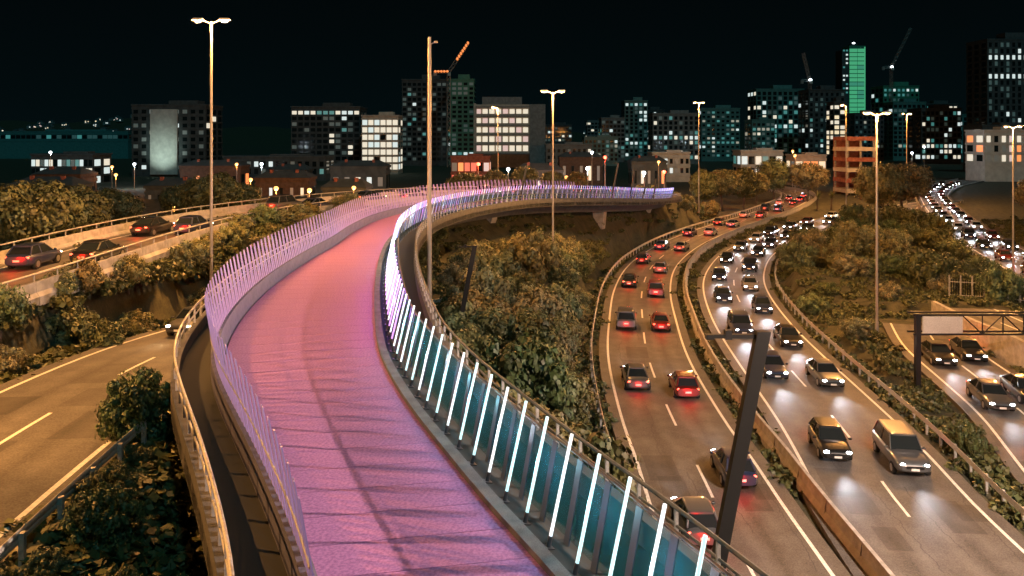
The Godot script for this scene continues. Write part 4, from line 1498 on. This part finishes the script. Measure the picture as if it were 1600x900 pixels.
	traffic("e", [-1.6, 1.6], true, 30, 150, 13.0, 22.0, "warm", "the left ramp", ["far lane", "near lane"])
	traffic("f", [-1.4, 1.4], false, 36, 62, 14.0, 22.0, "warm", "the lower left road", ["left lane", "right lane"])
	print("traffic")

	# plants
	make_plants()
	var mid := func(x, d, s): return off_roads(x, d, s + 0.8) and off_path(x, d, s * 0.7) and x > path_side(d)
	shrubs(72, -7, 19, 24, 122, mid, 1.2, 2.6, "between the pink bridge and motorway", "bushy shrub", ["shrub0", "shrub1", "shrub2", "shrub3"], 0.75, 1.25)
	shrubs(16, 28, 50, 150, 190, func(x, d, s): return off_roads(x, d, s + 0.8) and off_path(x, d, s), 1.5, 2.6, "where the bridge lands by the motorway", "bushy shrub", ["shrub0", "shrub2"], 0.9, 1.2)
	shrubs(85, 22, 84, 46, 160, func(x, d, s): return off_roads(x, d, s + 0.6) and x > b_side(d), 1.3, 3.2, "on the island right of inbound motorway", "rounded shrub", ["shrub0", "shrub2", "shrub3", "shrub1"], 0.8, 1.1)
	plant("shrub1", "shrub", "tall dark shrub hiding the foot of large leaning column", "shrub", "", 6.5, 28.2, Vector3(1.9, 2.6, 1.9), 0.4, "leaf2", 0.1)
	plant("shrub3", "shrub", "tall shrub just right of large leaning column", "shrub", "", 4.2, 30.5, Vector3(2.0, 2.5, 2.0), 1.9, "leaf0", 0.1)
	shrubs(18, 22, 33, 26, 46, func(x, d, s): return off_roads(x, d, s + 0.5) and x > b_side(d), 0.9, 1.8, "on the near verge right of inbound motorway", "dark shrub", ["fine0", "fine1", "shrub1"], 0.8, 1.2)
	shrubs(46, -26, -17, 26, 88, func(x, d, s): return off_roads(x, d, 0.15) and off_path(x, d, s * 0.5), 0.7, 1.6, "between left ramp and lower road", "low shrub", ["shrub0", "shrub3"], 0.7, 1.0)
	shrubs(12, -16, -7, 12, 34, func(x, d, s): return off_roads(x, d, s * 0.7) and off_path(x, d, s * 0.45 + 0.3), 0.5, 0.9, "between lower road and near bridge", "dark leafy shrub", ["fine0", "fine1"], 0.7, 1.2)
	shrubs(30, 62, 100, 60, 190, func(x, d, s): return off_roads(x, d, s + 0.6) and x > c_side(d), 1.6, 3.4, "right of the far right road", "bushy shrub", ["shrub0", "shrub1", "shrub3"], 0.8, 1.3)
	var trees := [
		["tree1", 45.5, 190, 10.4, "left of the three round dark trees by the motorway"], ["tree2", 51.5, 196, 11.2, "middle of the three round dark trees by the motorway"], ["tree1", 58, 200, 10.6, "right of the three round dark trees by the motorway"],
		["tree0", 77, 168, 13.0, "left tree of the lit pair beside far right road"], ["tree2", 84, 172, 13.5, "right tree of the lit pair beside far right road"],
		["tree0", 74, 226, 12.5, "tree standing left of the brown parking deck"], ["tree2", 82, 222, 12.0, "tree standing below the brown parking deck"], ["tree0", 66, 216, 9.0, "small tree at the far end of outbound motorway"],
		["tree2", -8, 140, 12.5, "leftmost of the five orange lit trees behind bridge"], ["tree0", -3, 137, 12.8, "second from left of the five orange lit trees behind bridge"], ["tree0", 2.2, 141, 13.2, "middle of the five orange lit trees behind bridge"], ["tree2", 7, 138, 12.6, "second from right of the five orange lit trees behind bridge"], ["tree0", 11.6, 143, 12.2, "rightmost of the five orange lit trees behind bridge"],
		["tree1", 88, 120, 10.5, "nearest tree at the right edge beyond far right road"], ["tree0", 91, 134, 10.5, "middle tree at the right edge beyond far right road"], ["tree2", 100, 150, 11.5, "farthest tree at the right edge beyond far right road"]]
	for q in trees:
		plant(q[0], "tree", q[4], "tree", "", q[1], q[2], Vector3.ONE * (q[3] - ground_y(q[1], q[2])), rng.randf() * TAU, "leaf%d" % (rng.randi() % 4), 0.1)
	for i in 16:
		var x := rng.randf_range(-85, -40)
		var d := 62.0 + i * 5.5 + rng.randf_range(-2, 2)
		if not off_roads(x, d, 5.0): x -= 14.0
		plant(["tree1", "tree2"][i % 2], "tree", "%s dark tree in the unlit valley left of the ramp" % ordinal(i), "tree", "dark valley trees", x, d, Vector3.ONE * rng.randf_range(7.0, 9.5), rng.randf() * TAU, "leaf2", 0.1)
	for i in 2:
		var x: float = [75.5, 79.0][i]
		var t2 := thing("yucca", ["left spiky yucca at the outbound motorway bend", "right spiky yucca at the outbound motorway bend"][i], "plant", Vector3(x, ground_y(x, 198), -198), 0.0, "spiky yuccas at the bend")
		var yb := MB.new()
		yb.tube(Vector3(0, -0.2, 0), Vector3(0.2, 3.4, 0), 0.22, 0.14, 7)
		part("stem", yb.done(), M.bark, t2)
		for k in 46:
			var lb := MB.new()
			var a := rng.randf() * TAU
			var e := rng.randf_range(-0.2, 1.4)
			var o := Vector3(0.2, rng.randf_range(2.6, 3.5), 0)
			var tip := o + Vector3(cos(a) * cos(e), sin(e), sin(a) * cos(e)) * rng.randf_range(1.4, 2.3)
			var sd := Vector3(-sin(a), 0, cos(a)) * 0.09
			lb.quad(o - sd, o + sd, tip + sd * 0.1, tip - sd * 0.1)
			part("leaf_blade", lb.done(), M.yucca, t2)
	plant("fine1", "tree", "leafy tree between lower road and near bridge", "tree", "", -12.6, 27, Vector3(1.25, 1.75, 1.35), 2.2, "leaf2", 0.2)
	ground_cover()
	print("plants")

func path_side(d: float) -> float:
	for i in path_r.size():
		if -path_r[i].z >= d: return path_r[i].x
	return 100.0

func b_side(d: float) -> float:
	for p in roads.b.p:
		if -p.z >= d: return p.x
	return 100.0

func c_side(d: float) -> float:
	for p in roads.c.p:
		if -p.z >= d: return p.x
	return 60.0

# low leafy ground cover on the verges
func ground_cover() -> void:
	var mm := MultiMesh.new()
	mm.transform_format = MultiMesh.TRANSFORM_3D
	var r := RandomNumberGenerator.new()
	r.seed = 8
	var mesh := crown_mesh(900, Vector3(0.5, 0.14, 0.5), 14, 12, 0.16, Vector3(0.075, 0.085, 0.03), 0.16, 0.1)
	var xf: Array[Transform3D] = []
	var tries := 0
	while xf.size() < 11000 and tries < 60000:
		tries += 1
		var d := 14.0 + pow(r.randf(), 1.5) * 160.0
		var x := r.randf_range(-0.62, 0.66) * d
		if xf.size() > 7500:   # the steep bank under the left ramp and the slope beside the bridge
			d = r.randf_range(18, 92)
			x = r.randf_range(-26, -8)
		if not off_roads(x, d, 0.35): continue
		xf.append(Transform3D(Basis(Vector3.UP, r.randf() * TAU).scaled(Vector3.ONE * r.randf_range(0.7, 1.9)), Vector3(x, ground_y(x, d) - 0.05, -d)))
	mm.mesh = mesh
	mm.instance_count = xf.size()
	for i in xf.size(): mm.set_instance_transform(i, xf[i])
	var o := MultiMeshInstance3D.new()
	o.name = "ground_cover"
	o.multimesh = mm
	o.material_override = M.leaf0
	add_child(o)
	o.set_meta("kind", "stuff")
	tag(o, "low leafy ground cover on the verges and slopes", "ground cover")
